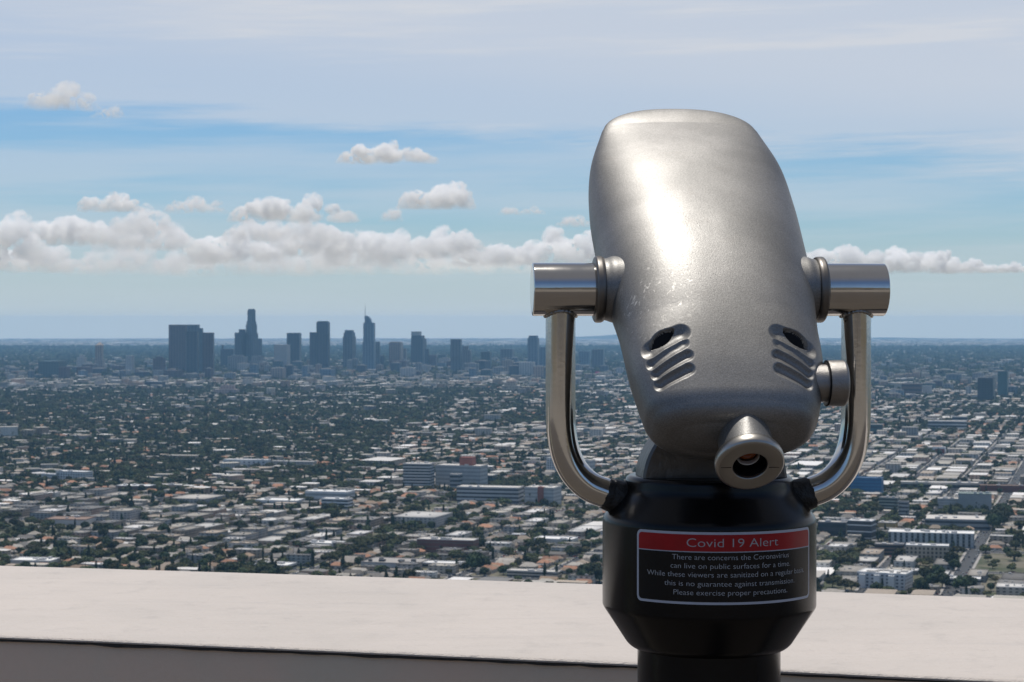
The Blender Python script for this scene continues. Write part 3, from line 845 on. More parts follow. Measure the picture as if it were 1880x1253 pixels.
def building(name, label, cat, spec, wall_m, roof_m, bands=0, band_m=None, units=0, unit_m=None, group=None, bandfrac=.45, extras=None):
    x0, x1, yt, yb, ratio, rot = spec
    c, a, dpt, h, th = place_box(x0, x1, yt, yb, ratio, rot)
    e = empty(name, (c[0], c[1], float(gz(*c))), -th); tag(e, label, cat, group); LM.append(((x0 + x1) / 2, yb, label))
    lpart('wall', box(-a / 2, a / 2, -dpt / 2, dpt / 2, -4, h), wall_m, e)
    rv = merge(box(-a / 2 - .15, a / 2 + .15, -dpt / 2 - .15, dpt / 2 + .15, h, h + .25),
               box(-a / 2 - .15, a / 2 + .15, -dpt / 2 - .15, -dpt / 2 + .35, h + .25, h + 1.0),
               box(-a / 2 - .15, a / 2 + .15, dpt / 2 - .35, dpt / 2 + .15, h + .25, h + 1.0),
               box(-a / 2 - .15, -a / 2 + .35, -dpt / 2 + .35, dpt / 2 - .35, h + .25, h + .95),
               box(a / 2 - .35, a / 2 + .15, -dpt / 2 + .35, dpt / 2 - .35, h + .25, h + .95))
    lpart('roof', rv, roof_m, e)
    for k in range(bands):
        fh = h / bands; z0 = k * fh + fh * .30; z1 = z0 + fh * bandfrac
        lpart('window_band', box(-a / 2 - .12, a / 2 + .12, -dpt / 2 - .12, dpt / 2 + .12, z0, z1), band_m, e)
    rg2 = np.random.default_rng(int(x0 * 7 + yb))
    for k in range(units):
        ux, uy = rg2.uniform(-.4, .4) * a, rg2.uniform(-.35, .35) * dpt; s1, s2 = rg2.uniform(1.2, 3.5, 2)
        lpart('roof_unit', box(ux - s1, ux + s1, uy - s2, uy + s2, h + .25, h + .25 + rg2.uniform(1.2, 2.8)), unit_m, e)
    if extras: extras(e, a, dpt, h)
    return e, a, dpt, h

# palette for the landmarks
def P_(name, c, r=.7, v=.1): return simple(name, c, r, 0, v, .15, .3)
M = dict(white=P_('white_paint', (.66, .66, .65)), offwhite=P_('off_white', (.56, .54, .50)), beige=P_('beige_stucco', (.48, .43, .36)),
         brick=P_('red_brick', (.17, .065, .05)), brick2=P_('rust_brick', (.26, .09, .06)), greyw=P_('grey_panel', (.30, .31, .31)),
         ltgrey=P_('light_grey', (.46, .46, .45)), teal=P_('teal_glass', (.04, .10, .11), .25), blue=P_('blue_panel', (.03, .14, .30), .4),
         blue2=P_('blue_glass', (.02, .09, .20), .3), glass=P_('window_glass', (.025, .032, .038), .2), dark=P_('dark_panel', (.05, .05, .055), .5),
         roofw=P_('white_roof', (.72, .71, .69)), roofg=P_('grey_roof', (.33, .31, .29)), roofb=P_('brown_roof', (.24, .16, .12)),
         roofp=P_('pale_roof', (.55, .52, .48)), terra=P_('terracotta_roof', (.36, .17, .10)), unit=P_('metal_unit', (.45, .45, .45)),
         green=P_('green_grey', (.20, .24, .22)), tan=P_('tan_stone', (.40, .33, .26)), brown=P_('brown_stone', (.16, .11, .09)),
         asph=P_('asphalt', (.055, .055, .056)))
def pent(sx, sy, dx, dy, hh, m, name='penthouse'):
    return lambda e, a, d, h: lpart(name, box(a * (dx - sx / 2), a * (dx + sx / 2), d * (dy - sy / 2), d * (dy + sy / 2), h + .25, h + hh), m, e)

B = building
# hospital complex left of the viewer
B('hospital_tower', 'pale grey hospital tower with dark horizontal window bands, left end of the complex', 'hospital', (740, 798, 853, 902, .7, 12), M['ltgrey'], M['roofp'], 9, M['glass'], 3, M['unit'])
B('hospital_wing', 'long stepped grey hospital wing under the rust red rooftop box', 'hospital', (799, 896, 857, 900, .45, 20), M['ltgrey'], M['roofp'], 6, M['greyw'], 3, M['unit'], extras=pent(.28, .5, .12, .1, 13, M['brick2']))
B('glass_wing', 'low blue green glass building in front of the grey hospital wing', 'building', (850, 913, 874, 893, .5, 17), M['teal'], M['roofp'], 3, M['glass'], 1, M['unit'])
B('brick_annex', 'narrow block with a dark red brick wall beside the green glass wing', 'building', (826, 849, 872, 903, .8, 17), M['greyw'], M['roofp'], 4, M['glass'])
B('parking_structure', 'long grey parking structure with open dark decks below the hospital', 'parking garage', (838, 962, 897, 926, .35, 14), M['ltgrey'], M['roofp'], 4, M['dark'], 2, M['unit'])
B('medical_office', 'white banded office with a red brick corner tower beside the parking structure', 'office building', (963, 1031, 897, 931, .8, 20), M['ltgrey'], M['roofp'], 5, M['greyw'], 4, M['unit'], extras=lambda e, a, d, h: lpart('brick_tower', box(-a * .05, a * .16, -d / 2 - .5, -d / 2 + 6, -4, h + 1.5), M['brick2'], e))
B('grid_window_block', 'white tower with a grid of square windows behind the left yoke arm', 'tower block', (1003, 1024, 842, 872, .8, 17), facade('white_grid', (.62, .62, .61), (.05, .06, .07), 4.2, 4.0, .55, .6), M['roofw'], units=1, unit_m=M['unit'])
B('pale_slab_block', 'blank pale slab building seen through the left yoke arm', 'building', (1026, 1093, 846, 868, .4, 17), M['ltgrey'], M['roofp'], 3, M['greyw'], 2, M['unit'])
B('red_brick_block', 'dark red brick building with flat roof standing below the hospital', 'building', (765, 880, 994, 1018, .35, 15), M['brick'], M['roofp'], 3, M['brown'], 4, M['unit'], bandfrac=.3)
B('grey_warehouse', 'broad warehouse with large dull grey roof close above the parapet', 'warehouse', (662, 790, 1037, 1047, .72, 17), M['ltgrey'], M['roofg'], units=7, unit_m=M['dark'])
B('white_roof_shop', 'low building with plain white roof right of the grey warehouse', 'shop', (776, 862, 1037, 1045, .4, 14), M['beige'], M['roofw'], 1, M['glass'], 2, M['unit'])
B('small_brick_shop', 'small rust brick building with pale roof right of the dark red block', 'shop', (938, 966, 983, 996, .8, 17), M['brick2'], M['roofw'], units=1, unit_m=M['unit'])
B('white_studio', 'sprawling low white studio building at the left of the hospital', 'building', (560, 652, 905, 926, .5, 17), M['white'], M['roofw'], 2, M['greyw'], 5, M['unit'])
B('white_studio', 'smaller white block with windows in front of the sprawling studio', 'building', (590, 648, 918, 936, .5, 17), M['white'], M['roofw'], 3, M['glass'], 3, M['unit'])
B('long_hall', 'long narrow hall with pale roof running away from the white studio', 'hall', (536, 606, 937, 944, .25, -52), M['greyw'], M['roofp'])
B('white_gym', 'large low building with bright white roof left of the long hall', 'building', (468, 560, 921, 932, .55, 14), M['white'], M['roofw'], 1, M['greyw'], 3, M['unit'])
B('zigzag_block', 'long white building with stepped front on the hillside at left', 'building', (410, 497, 846, 860, .25, 10), facade('zig', (.66, .66, .66), (.10, .11, .13), 9, 5, .4, .5), M['roofw'], units=2, unit_m=M['unit'])
B('beige_ward', 'long beige building with small windows right of the stepped white one', 'building', (498, 582, 849, 859, .25, 14), facade('ward', (.48, .45, .41), (.06, .06, .06), 5, 4, .4, .45), M['roofp'], units=2, unit_m=M['unit'])
B('white_apartments', 'white apartment slab with rows of dark windows at the far left', 'apartment building', (103, 170, 868, 887, .35, 24), facade('whiteapt', (.60, .62, .62), (.05, .06, .07), 5, 4.2, .55, .55), M['roofw'], units=3, unit_m=M['unit'])
B('white_apartments', 'lower white wing at the left end of the white apartment slab', 'apartment building', (76, 112, 872, 885, .5, 24), M['white'], M['roofw'], 3, M['greyw'])
B('market_hall', 'long brown walled market with white roof at left', 'market', (213, 285, 894, 904, .5, 12), M['brown'], M['roofw'], units=4, unit_m=M['unit'])
B('market_hall', 'low long shed with cream roof right of the brown market', 'market', (286, 345, 892, 899, .5, 12), M['tan'], M['roofp'], units=2, unit_m=M['unit'])
B('brown_roof_block', 'wide low building with a reddish brown roof at lower left', 'building', (82, 176, 956, 966, .7, 8), M['ltgrey'], M['roofb'], units=2, unit_m=M['unit'])
B('white_roof_store', 'group of bright white roofs just above the parapet at far left', 'store', (20, 110, 1032, 1042, .6, 10), M['offwhite'], M['roofw'], units=5, unit_m=M['unit'])
B('white_roof_store', 'white roofed store beside a dark lot at lower left above the parapet', 'store', (466, 545, 1040, 1050, .7, 17), M['offwhite'], M['roofw'], 1, M['glass'], 5, M['unit'])
B('pale_roof_store', 'slanted pale roofed building between trees left of the grey warehouse', 'store', (560, 640, 1000, 1010, .6, 17), M['offwhite'], M['roofw'], units=3, unit_m=M['unit'])
B('white_flat_block', 'white flat roofed building right of the dark red brick block', 'building', (980, 1062, 992, 1003, .6, 17), M['offwhite'], M['roofw'], units=3, unit_m=M['unit'])
B('apartment_row', 'long cream apartment row with flat roof left of the viewer housing', 'apartment building', (930, 1032, 1052, 1063, .3, 17), M['beige'], M['roofp'], 2, M['glass'], 2, M['unit'])
# right of the viewer
B('blue_hospital', 'bright blue panelled building behind the right yoke arm', 'hospital', (1562, 1622, 879, 909, .6, 17), M['blue'], M['blue2'], 5, M['blue2'], 1, M['unit'], bandfrac=.3)
B('blue_hospital', 'taller blue tower at the left end of the blue panelled building', 'hospital', (1545, 1577, 868, 905, .7, 17), M['blue'], M['blue2'], 6, M['blue2'])
B('dark_office_tower', 'dark glass office tower standing alone at right', 'office tower', (1795, 1827, 695, 739, .8, 24), facade('dkgl', (.035, .045, .05), (.015, .025, .03), 9, 8, .7, .6), M['dark'])
B('grey_office_tower', 'blue grey slab tower right behind the dark glass tower', 'office tower', (1832, 1851, 682, 732, .7, 24), M['teal'], M['greyw'])
B('brown_block', 'broad brown mid rise block left of the dark glass tower', 'building', (1655, 1693, 705, 728, .5, 20), M['brown'], M['roofg'], 3, M['dark'])
B('pale_block', 'pale mid rise block joined to the right of the brown block', 'building', (1694, 1711, 709, 727, .7, 20), M['ltgrey'], M['roofp'])
B('teal_office', 'small teal glass office among trees at right', 'office building', (1596, 1621, 780, 800, .7, 17), M['teal'], M['roofp'], 2, M['glass'])
B('banded_office', 'low white office with dark window bands in the right middle distance', 'office building', (1704, 1774, 774, 792, .4, 14), M['ltgrey'], M['roofp'], 3, M['glass'], 2, M['unit'])
B('banded_office', 'pale blue grey office behind the white banded office', 'office building', (1748, 1776, 766, 783, .6, 14), M['greyw'], M['roofp'], 3, M['glass'])
B('red_panel_hall', 'small white building with a red panel on its front', 'building', (1712, 1736, 822, 835, .6, 17), M['white'], M['roofw'], extras=lambda e, a, d, h: lpart('red_panel', box(-a * .3, a * .45, -d / 2 - .3, -d / 2, h * .15, h * .8), M['brick2'], e))
B('long_commercial_block', 'very long low block with pale roof crossing the right side', 'building', (1655, 1795, 887, 900, .2, 12), M['beige'], M['roofp'], 1, M['glass'], 5, M['unit'])
B('dark_red_row', 'long dark red flat roofed row at the right edge', 'building', (1800, 1895, 893, 905, .25, 12), M['brick'], M['roofb'], units=2, unit_m=M['unit'])
B('green_grey_block', 'green grey mid rise with flat roof right of the blue building', 'building', (1614, 1652, 915, 944, .7, 22), M['green'], M['roofg'], 5, M['glass'], 2, M['unit'])
B('green_grey_block', 'dark stepped wing at the right side of the green grey mid rise', 'building', (1650, 1669, 922, 957, .8, 22), M['greyw'], M['roofg'], 5, M['dark'])
B('white_banded_lab', 'white banded laboratory block in front of a large grey box', 'laboratory', (1722, 1783, 917, 937, .5, 14), M['ltgrey'], M['roofp'], 4, M['greyw'], 3, M['unit'])
B('grey_box_studio', 'large windowless grey box building beside the banded laboratory', 'studio', (1760, 1820, 908, 939, .7, 14), M['greyw'], M['green'], units=3, unit_m=M['unit'])
B('school_hall', 'sprawling building with broad pale roofs above the long apartment block', 'school', (1700, 1816, 955, 974, .7, 14), M['greyw'], M['roofp'], 2, M['dark'], 8, M['unit'])
B('long_apartments', 'long white apartment block with dark vertical window bays and flat roof', 'apartment building', (1632, 1788, 980, 1006, .32, 14), facade('longapt', (.50, .51, .50), (.03, .035, .04), 6.5, 40, .45, 1.0), M['roofw'], 4, M['greyw'], 9, M['unit'], bandfrac=.16)
B('ornate_hotel', 'beige stone block with rows of dark windows and white cornice', 'building', (1664, 1742, 1003, 1030, .4, 14), facade('ornate', (.42, .36, .28), (.05, .045, .04), 4.5, 4.4, .5, .6), M['roofw'], units=3, unit_m=M['unit'])
B('brown_brick_block', 'brown brick block at the left of the beige stone block', 'building', (1606, 1660, 1001, 1021, .5, 17), M['brown'], M['roofg'], 3, M['glass'], 3, M['unit'])
B('modern_office', 'dark modern office in a white frame right of the viewer housing', 'office building', (1556, 1608, 958, 993, .8, 24), M['dark'], M['roofw'], 3, M['white'], 3, M['unit'], bandfrac=.16)
B('modern_office', 'lower dark glass block between the white framed office and the viewer', 'office building', (1502, 1556, 960, 985, .5, 17), M['dark'], M['roofp'], 2, M['glass'], 2, M['unit'])
B('white_condominium', 'large white apartment building with a broken flat roof near the parapet', 'apartment building', (1574, 1676, 1055, 1084, .62, 26), facade('condo', (.60, .61, .63), (.06, .07, .09), 5, 3.4, .45, .5), M['roofw'], units=9, unit_m=M['roofp'], extras=lambda e, a, d, h: [lpart('wing', box(a * q - 3, a * q + 3, -d / 2 - 3.2, -d / 2, -4, h - 1.5), M['white'], e) for q in (-.38, -.08, .22)])
B('white_roof_terrace', 'row of white flat roofs right of the white apartment building', 'building', (1735, 1800, 1064, 1078, .5, 14), M['offwhite'], M['roofw'], 2, M['glass'], 2, M['unit'])
B('yellow_wall_shop', 'small shop with a yellow ochre side wall beside the modern office', 'shop', (1612, 1648, 961, 975, .8, 22), P_('ochre_wall', (.42, .30, .12)), M['roofp'], units=2, unit_m=M['unit'])

# ---- downtown skyline: each tower a thing, its setbacks and crowns parts
def fac(name, c, g, cw=11, fh=9, fx=.5, fz=.7): return facade(name, c, g, cw, fh, fx, fz, .4)
TM = dict(navy=fac('navy_glass', (.055, .065, .085), (.028, .04, .06), 16, 12), maroon=fac('maroon_stone', (.12, .08, .085), (.05, .042, .05), 14, 12),
          slate=fac('slate_glass', (.12, .14, .16), (.045, .065, .09), 16, 12), pale=fac('pale_stone', (.44, .43, .41), (.20, .21, .22), 12, 9),
          bluegl=fac('blue_glass_tower', (.13, .19, .25), (.05, .09, .14), 14, 12), tan=fac('tan_tower', (.34, .27, .22), (.14, .12, .12), 12, 10),
          grey=fac('grey_stone', (.25, .25, .25), (.10, .11, .13), 12, 10), green=fac('green_glass', (.06, .10, .11), (.03, .055, .06), 14, 12))
def tower(name, label, segs, m, yb, rot=35, ratio=.8, cat='skyscraper', extra=None):
    """segs: (x0, x1, ytop, ybottom, part name) stacked from the foot up"""
    x0, x1 = segs[0][0], segs[0][1]
    c, a, dpt, h, th = place_box(x0, x1, segs[0][2], yb, ratio, rot)
    e = empty(name, (c[0], c[1], float(gz(*c))), -th); tag(e, label, cat)
    g = np.linalg.norm(c)
    sc = a / (x1 - x0); xm = (x0 + x1) / 2
    mpp = c[1] / FPX
    hz_ = lambda y: top_z(xm, y, *c) - float(gz(*c))
    for (sx0, sx1, st, sb, nm, *mm) in segs:
        off = ((sx0 + sx1) / 2 - xm) * mpp          # sideways shift seen from the terrace, along local axes
        los = math.atan2(c[0], c[1]); rel = th - los
        ox, oy = off * math.cos(rel), off * math.sin(rel)
        w_ = (sx1 - sx0) * sc / 2; d_ = min(w_ * ratio, dpt / 2) if nm != 'spire' else w_
        z0 = -4 if sb >= yb else hz_(sb)
        lpart(nm, box(ox - w_, ox + w_, oy - d_, oy + d_, z0, hz_(st)), mm[0] if mm else m, e)
    if extra: extra(e, a, dpt, hz_, mpp)
    return e
def pyramid(x, y, w, d, z0, z1, top=.0):
    V = np.array([(x - w, y - d, z0), (x + w, y - d, z0), (x + w, y + d, z0), (x - w, y + d, z0), (x - w * top, y - d * top, z1), (x + w * top, y - d * top, z1), (x + w * top, y + d * top, z1), (x - w * top, y + d * top, z1)], float)
    return V, [(3, 2, 1, 0), (4, 5, 6, 7), (0, 1, 5, 4), (1, 2, 6, 5), (2, 3, 7, 6), (3, 0, 4, 7)]
T = tower
T('office_slab', 'dark low office slab left of the pointed tower', [(71, 122, 663, 698, 'body')], TM['green'], 697, 15)
T('brown_slab', 'brownish low slab in front of the dark office slab', [(108, 129, 674, 699, 'body')], TM['maroon'], 699, 15)
T('dark_red_block', 'dark reddish low block right of the brownish slab', [(141, 169, 674, 696, 'body')], TM['maroon'], 696, 15)
T('pale_stepped_block', 'hazy pale stepped block left of the pointed tower', [(141, 159, 656, 684, 'body'), (146, 156, 652, 656, 'upper_floors')], TM['pale'], 684, 20)
T('city_hall', 'pale tower with stepped pointed top standing apart at left', [(171, 196, 672, 686, 'base'), (173, 193, 662, 672, 'shoulder'), (175, 190, 634, 662, 'shaft')], TM['tan'], 685, 8, cat='tower',
  extra=lambda e, a, d, hz_, mpp: lpart('pyramid_roof', pyramid(0, 0, 6.0 * mpp, 6.0 * mpp, hz_(634), hz_(628.5), .15), TM['tan'], e))
T('pale_slab', 'slim pale green grey slab between the pointed tower and the twin slabs', [(230, 247, 653, 692, 'body')], TM['pale'], 691, 20)
T('round_top_block', 'brown block with small stepped top left of the twin slabs', [(281, 304, 658, 690, 'body'), (286, 299, 655, 658, 'upper_floors')], TM['maroon'], 690, 20)
T('grey_base_block', 'low grey block at the foot of the brown stepped block', [(281, 300, 680, 699, 'body')], TM['grey'], 699, 20)
T('wide_podium_block', 'wide low maroon block at the left foot of the twin slabs', [(298, 338, 680, 697, 'body')], TM['maroon'], 697, 20)
T('twin_slab', 'broad dark purple slab tower, tallest of the left cluster', [(310, 344, 596.5, 690, 'body')], TM['maroon'], 689, 4, .5)
T('twin_slab', 'blue grey slab with stepped right shoulder joined to the purple slab', [(343, 367, 596.5, 690, 'body'), (366, 373, 603, 690, 'shoulder')], TM['slate'], 688, 4, .5)
T('front_slab', 'narrow navy slab standing in front of the blue grey one', [(342, 365, 609, 696, 'body')], TM['navy'], 696, 4, .6)
T('right_slab', 'dark maroon slab forming the right end of the left cluster', [(372, 393.5, 611, 695, 'body')], TM['maroon'], 694, 4, .6)
T('antenna_block', 'dark square block with a small mast left of the crowned tower', [(405, 434, 641, 680, 'body'), (407.5, 410.5, 634, 641, 'mast')], TM['navy'], 679, 10)
T('grey_box_block', 'light grey box block in front of the dark square block', [(418, 455.5, 655, 687, 'body'), (424, 448, 652.5, 655, 'upper_floors')], TM['grey'], 687, 10, .6)
T('twin_peak_annex', 'dark tower with stepped top close left of the crowned tower', [(431, 452, 611, 684, 'body'), (438.5, 451, 605, 611, 'upper_floors')], TM['navy'], 684, 30)
T('crowned_tower', 'tallest tower of the skyline with a tapering round crown', [(448, 481, 622, 690, 'base'), (450, 474, 612, 622, 'lower_setback'), (451.5, 472, 596, 612, 'setback'), (453, 470.5, 590, 596, 'upper_setback'), (454.5, 469.3, 570, 590, 'crown'), (456, 468, 567.5, 570, 'crown_ring')], TM['slate'], 684, 40, .9)
T('low_block_cluster', 'low grey stepped block at the foot of the crowned tower', [(457, 493, 663, 688, 'body'), (462, 484, 654, 663, 'upper_floors')], TM['grey'], 687, 20)
T('light_grey_slab', 'light grey plain slab left of the dark square tower', [(503, 533, 633, 687, 'body')], fac('lightgrey_plain', (.40, .385, .37), (.30, .29, .28)), 686, 12)
T('dark_square_tower', 'dark square tower behind the right edge of the light grey slab', [(526.5, 553.5, 611.5, 684, 'body')], TM['navy'], 683, 6)
T('low_pale_block', 'low pale block in front of the paired dark towers', [(547, 576, 671, 687, 'body')], TM['pale'], 687, 10, .5)
T('paired_tower', 'tall dark tower with flat top, right of its lower twin', [(581, 606, 592, 688, 'body'), (583, 604, 590, 592, 'roof_rim')], TM['navy'], 686, 6)
T('paired_tower', 'lower dark twin standing left against the tall flat topped tower', [(568.5, 582.5, 610.5, 688, 'body')], TM['navy'], 686, 6)
T('shouldered_tower', 'dark tower with sloping shoulders and flat top', [(629.5, 653.5, 618, 686, 'body'), (631, 652, 611, 618, 'shoulder'), (633, 650, 606.5, 611, 'crown')], TM['slate'], 684, 20)
T('sail_tower', 'blue glass tower with curved sail top and thin spire', [(665.5, 690, 628, 690, 'base'), (667, 689, 593, 628, 'shaft')], TM['bluegl'], 688, 5, .9,
  extra=lambda e, a, d, hz_, mpp: [lpart('sail_crown', (np.array([(x * mpp, y * mpp, hz_(z)) for y in (-6, 6) for x, z in ((-7, 593), (-7.5, 581), (-4, 580), (0, 582), (3, 586), (5, 593))]), [tuple(range(6)), tuple(range(6, 12))[::-1]] + [(k, k + 6, (k + 1) % 6 + 6, (k + 1) % 6) for k in range(6)]), TM['bluegl'], e),
                                   lpart('spire', (lambda vf: (vf[0] + np.array([-7.2 * mpp, 0, 0]), vf[1]))(pyramid(0, 0, .55 * mpp, .55 * mpp, hz_(584), hz_(558), .25)), TM['slate'], e)])
T('spire_annex', 'slender blue grey tower touching the right side of the sail tower', [(688, 698, 628, 686, 'body')], TM['slate'], 685, 10)
T('dark_annex', 'low dark block right of the sail tower foot', [(690, 706, 653, 684, 'body')], TM['navy'], 684, 10)
T('brown_square_tower', 'brown square tower with notched roof in mid skyline', [(714, 740, 629.5, 684, 'body'), (716, 738, 628, 629.5, 'roof_rim')], TM['tan'], 683, 12)
T('brown_square_annex', 'grey slice of tower showing right of the brown square tower', [(738, 747, 640, 684, 'body')], TM['grey'], 682, 12)
T('brown_podium', 'low wide brown block in front of the brown square tower', [(716, 751, 663, 684, 'body')], TM['maroon'], 684, 12)
T('light_capped_tower', 'dark tower with rounded steps and a light cap behind it', [(754.5, 783, 622, 686, 'body'), (755, 780, 616.5, 622, 'shoulder'), (755, 774, 609, 616.5, 'light_cap', TM['pale'])], TM['navy'], 677, 18)
T('stepped_shoulder', 'lower dark shoulder block right of the light capped tower', [(780, 788, 641, 678, 'body')], TM['navy'], 678, 18)
T('red_brown_block', 'red brown low block right of the light capped tower', [(788, 803, 652, 678, 'body')], TM['maroon'], 678, 12)
T('green_grey_slab', 'green grey low slab in mid skyline', [(805, 821, 651, 673, 'body')], TM['green'], 673, 12)
T('maroon_low_block', 'low maroon block in front of the green grey slab', [(806, 822, 664, 682, 'body')], TM['maroon'], 682, 12)
T('blue_grey_tower', 'blue grey square tower right of the low maroon block', [(827, 848, 623, 688, 'body')], TM['slate'], 687, 8)
T('sloped_annex', 'stepped tower joined to the right of the blue grey square tower', [(848, 866, 643, 688, 'body'), (849, 861, 635.5, 643, 'upper_floors')], TM['grey'], 686, 8)
T('teal_tower', 'short teal tower standing alone between hazy gaps', [(883, 903, 646, 686, 'body')], TM['green'], 685, 15)
T('teal_annex', 'low stub beside the right foot of the short teal tower', [(902, 913, 675, 689, 'body')], TM['navy'], 689, 15)
T('grey_midrise', 'grey mid rise tower left of the domed building', [(918.5, 944, 641, 682, 'body')], TM['slate'], 680, 12)
T('grey_midrise_annex', 'lower wing in front of the grey mid rise tower', [(931, 953, 657, 684, 'body')], TM['slate'], 683, 12)
T('round_shoulder_tower', 'tall pale blue tower with rounded top left of the viewer yoke', [(968.5, 990, 621, 694, 'body'), (970.5, 988, 616.5, 621, 'crown')], TM['bluegl'], 693, 12)
T('yoke_side_tower', 'blue tower half hidden by the left yoke arm', [(989, 1012, 637, 692, 'body')], TM['bluegl'], 690, 12)
T('pale_front_block', 'pale block at the foot of the tall rounded tower', [(953, 983, 665, 695, 'body')], TM['pale'], 694, 12)
T('yoke_gap_tower', 'left of two blue towers seen through the viewer yoke', [(1063, 1085, 645, 679, 'body')], TM['bluegl'], 679, 12)
T('yoke_gap_tower', 'right and taller of two blue towers seen through the viewer yoke', [(1087, 1110, 641.5, 682, 'body')], TM['slate'], 682, 12)
T('yoke_gap_hall', 'low white hall below the two blue towers in the yoke', [(1060, 1086, 681, 688, 'body')], TM['pale'], 690, 12, cat='hall')
T('pink_sign_block', 'small magenta fronted block below the right blue tower in the yoke', [(1092, 1102, 683, 692, 'body', P_('magenta_panel', (.55, .05, .16)))], TM['pale'], 692, 12, cat='building')
def dome(e, a, d, hz_, mpp):
    v, f = lathe([(10.5 * mpp * math.cos(R(q)), hz_(703) + 9 * mpp * math.sin(R(q))) for q in (0, 15, 30, 45, 60, 75, 88)], 32)
    lpart('dome', (v, f), TM['tan'], e)
T('domed_building', 'tan domed building on stepped base below the grey mid rise', [(921, 957, 708, 722, 'base'), (926, 950, 703, 708, 'drum')], fac('tan_pale', (.40, .35, .28), (.25, .22, .18)), 721, 12, cat='building', extra=dome)
T('pink_hospital', 'pale pink stepped building left of centre below the skyline', [(392, 440, 715, 726, 'body'), (405, 432, 707, 715, 'upper_floors')], fac('pinkish', (.42, .33, .30), (.25, .2, .19)), 727, 12, .4, cat='building')
T('white_frame_hall', 'dark hall with a white frame left of centre below the skyline', [(266, 304, 702, 713, 'body', TM['navy']), (268, 302, 700.5, 702, 'roof', TM['pale'])], TM['pale'], 714, 12, .5, cat='hall')

# smaller mid rise blocks filling in between and beside the towers, each a thing
rm_ = np.random.default_rng(77); tmk = list(TM)
for q in range(150):
    xx = rm_.uniform(0, 1150) if q < 125 else rm_.uniform(1520, 1880); yb_ = rm_.uniform(680, 700) if q < 125 else rm_.uniform(690, 740)
    wd = rm_.uniform(9, 30); hh_ = rm_.uniform(8, 27) if 280 < xx < 1100 else rm_.uniform(7, 18)
    c, a, dpt, h, th = place_box(xx, xx + wd, yb_ - hh_, yb_, rm_.uniform(.5, 1), rm_.choice([8, 17, 30]))
    mk = tmk[rm_.integers(len(tmk))]
    word = dict(navy='dark navy', maroon='dark brown', slate='slate grey', pale='pale', bluegl='blue grey', tan='tan', grey='grey', green='green grey')[mk]
    zn = 'left of the skyline towers' if xx < 300 else ('among the skyline towers' if xx < 800 else ('between the skyline and the viewer' if xx < 1150 else 'right of the viewer head'))
    e = empty('midrise_block', (c[0], c[1], float(gz(*c))), -th); tag(e, f'{"slim" if wd < 15 else ("broad" if wd > 23 else "squarish")} {"tall" if hh_ > 18 else "low"} {word} block {zn}', 'building', f'{word} mid rise blocks {zn}')
    lpart('wall', box(-a / 2, a / 2, -dpt / 2, dpt / 2, -4, h), TM[mk], e)
    lpart('roof', merge(box(-a / 2 - .3, a / 2 + .3, -dpt / 2 - .3, dpt / 2 + .3, h, h + 1.2), box(-a * .2, a * .25, -dpt * .2, dpt * .2, h + 1.2, h + 5)), M['roofg'], e)
# ---- streets
ROADV = -148.0; BV, BU = 83.0, 190.0; U0 = 20.0
def strip(p0, p1, w, dz, seg=50):
    p0, p1 = np.array(p0, float), np.array(p1, float); d = p1 - p0; ln = np.linalg.norm(d); d /= ln; nrm = np.array([d[1], -d[0]])
    n = max(2, int(ln / seg)); V = []; F = []
    for i in range(n + 1):
        q = p0 + d * ln * i / n
        for s in (-1, 1):
            r_ = q + nrm * s * w / 2; V.append((r_[0], r_[1], float(gz(*r_)) + dz))
    F = [(2 * i, 2 * i + 1, 2 * i + 3, 2 * i + 2) for i in range(n)]
    return V, F
acc = {'street': [[], []], 'pavement': [[], []]}
def add_strip(kind, *a):
    V, F = strip(*a); o = len(acc[kind][0]); acc[kind][0].extend(V); acc[kind][1].extend([tuple(i + o for i in f) for f in F])
k = 0
for kv in range(-48, 26):
    v_ = ROADV + kv * BV; wide = 15 if kv == 0 else 10
    add_strip('pavement', uv_to_xy(900, v_), uv_to_xy(6200, v_), wide + 6, .25); add_strip('street', uv_to_xy(900, v_), uv_to_xy(6200, v_), wide, .45)
for ku in range(5, 33):
    u_ = U0 + ku * BU; wide = 20 if ku % 4 == 0 else 11
    add_strip('pavement', uv_to_xy(u_, ROADV - 48 * BV), uv_to_xy(u_, ROADV + 25 * BV), wide + 6, .32); add_strip('street', uv_to_xy(u_, ROADV - 48 * BV), uv_to_xy(u_, ROADV + 25 * BV), wide, .55)
for kname, mm in (('street', M['asph']), ('pavement', M['roofg'])):
    tag(link(kname, mesh_np(kname, acc[kname][0], acc[kname][1], (mm,))), kind='structure')

# ---- scatter houses
RES = 4.0; GX0, GY0 = -3600.0, 900.0; GW, GH = 1900, 2250
occ = np.zeros((GW, GH), bool)
def mark(cx, cy, a, b, th, pad=1.0):
    ca, sa = math.cos(th), math.sin(th)
    r = math.hypot(a, b) / 2 + pad; i0, i1 = int((cx - r - GX0) / RES), int((cx + r - GX0) / RES) + 1; j0, j1 = int((cy - r - GY0) / RES), int((cy + r - GY0) / RES) + 1
    if i0 < 0 or j0 < 0 or i1 >= GW or j1 >= GH: return
    ii, jj = np.meshgrid(np.arange(i0, i1), np.arange(j0, j1), indexing='ij')
    x = ii * RES + GX0 - cx; y = jj * RES + GY0 - cy
    p = x * sa + y * ca; q = x * ca - y * sa
    occ[i0:i1, j0:j1] |= (np.abs(p) < a / 2 + pad) & (np.abs(q) < b / 2 + pad)
for (x, y, r, ha, hd, th) in FOOT: mark(x, y, 2 * hd, 2 * ha, th, 2)
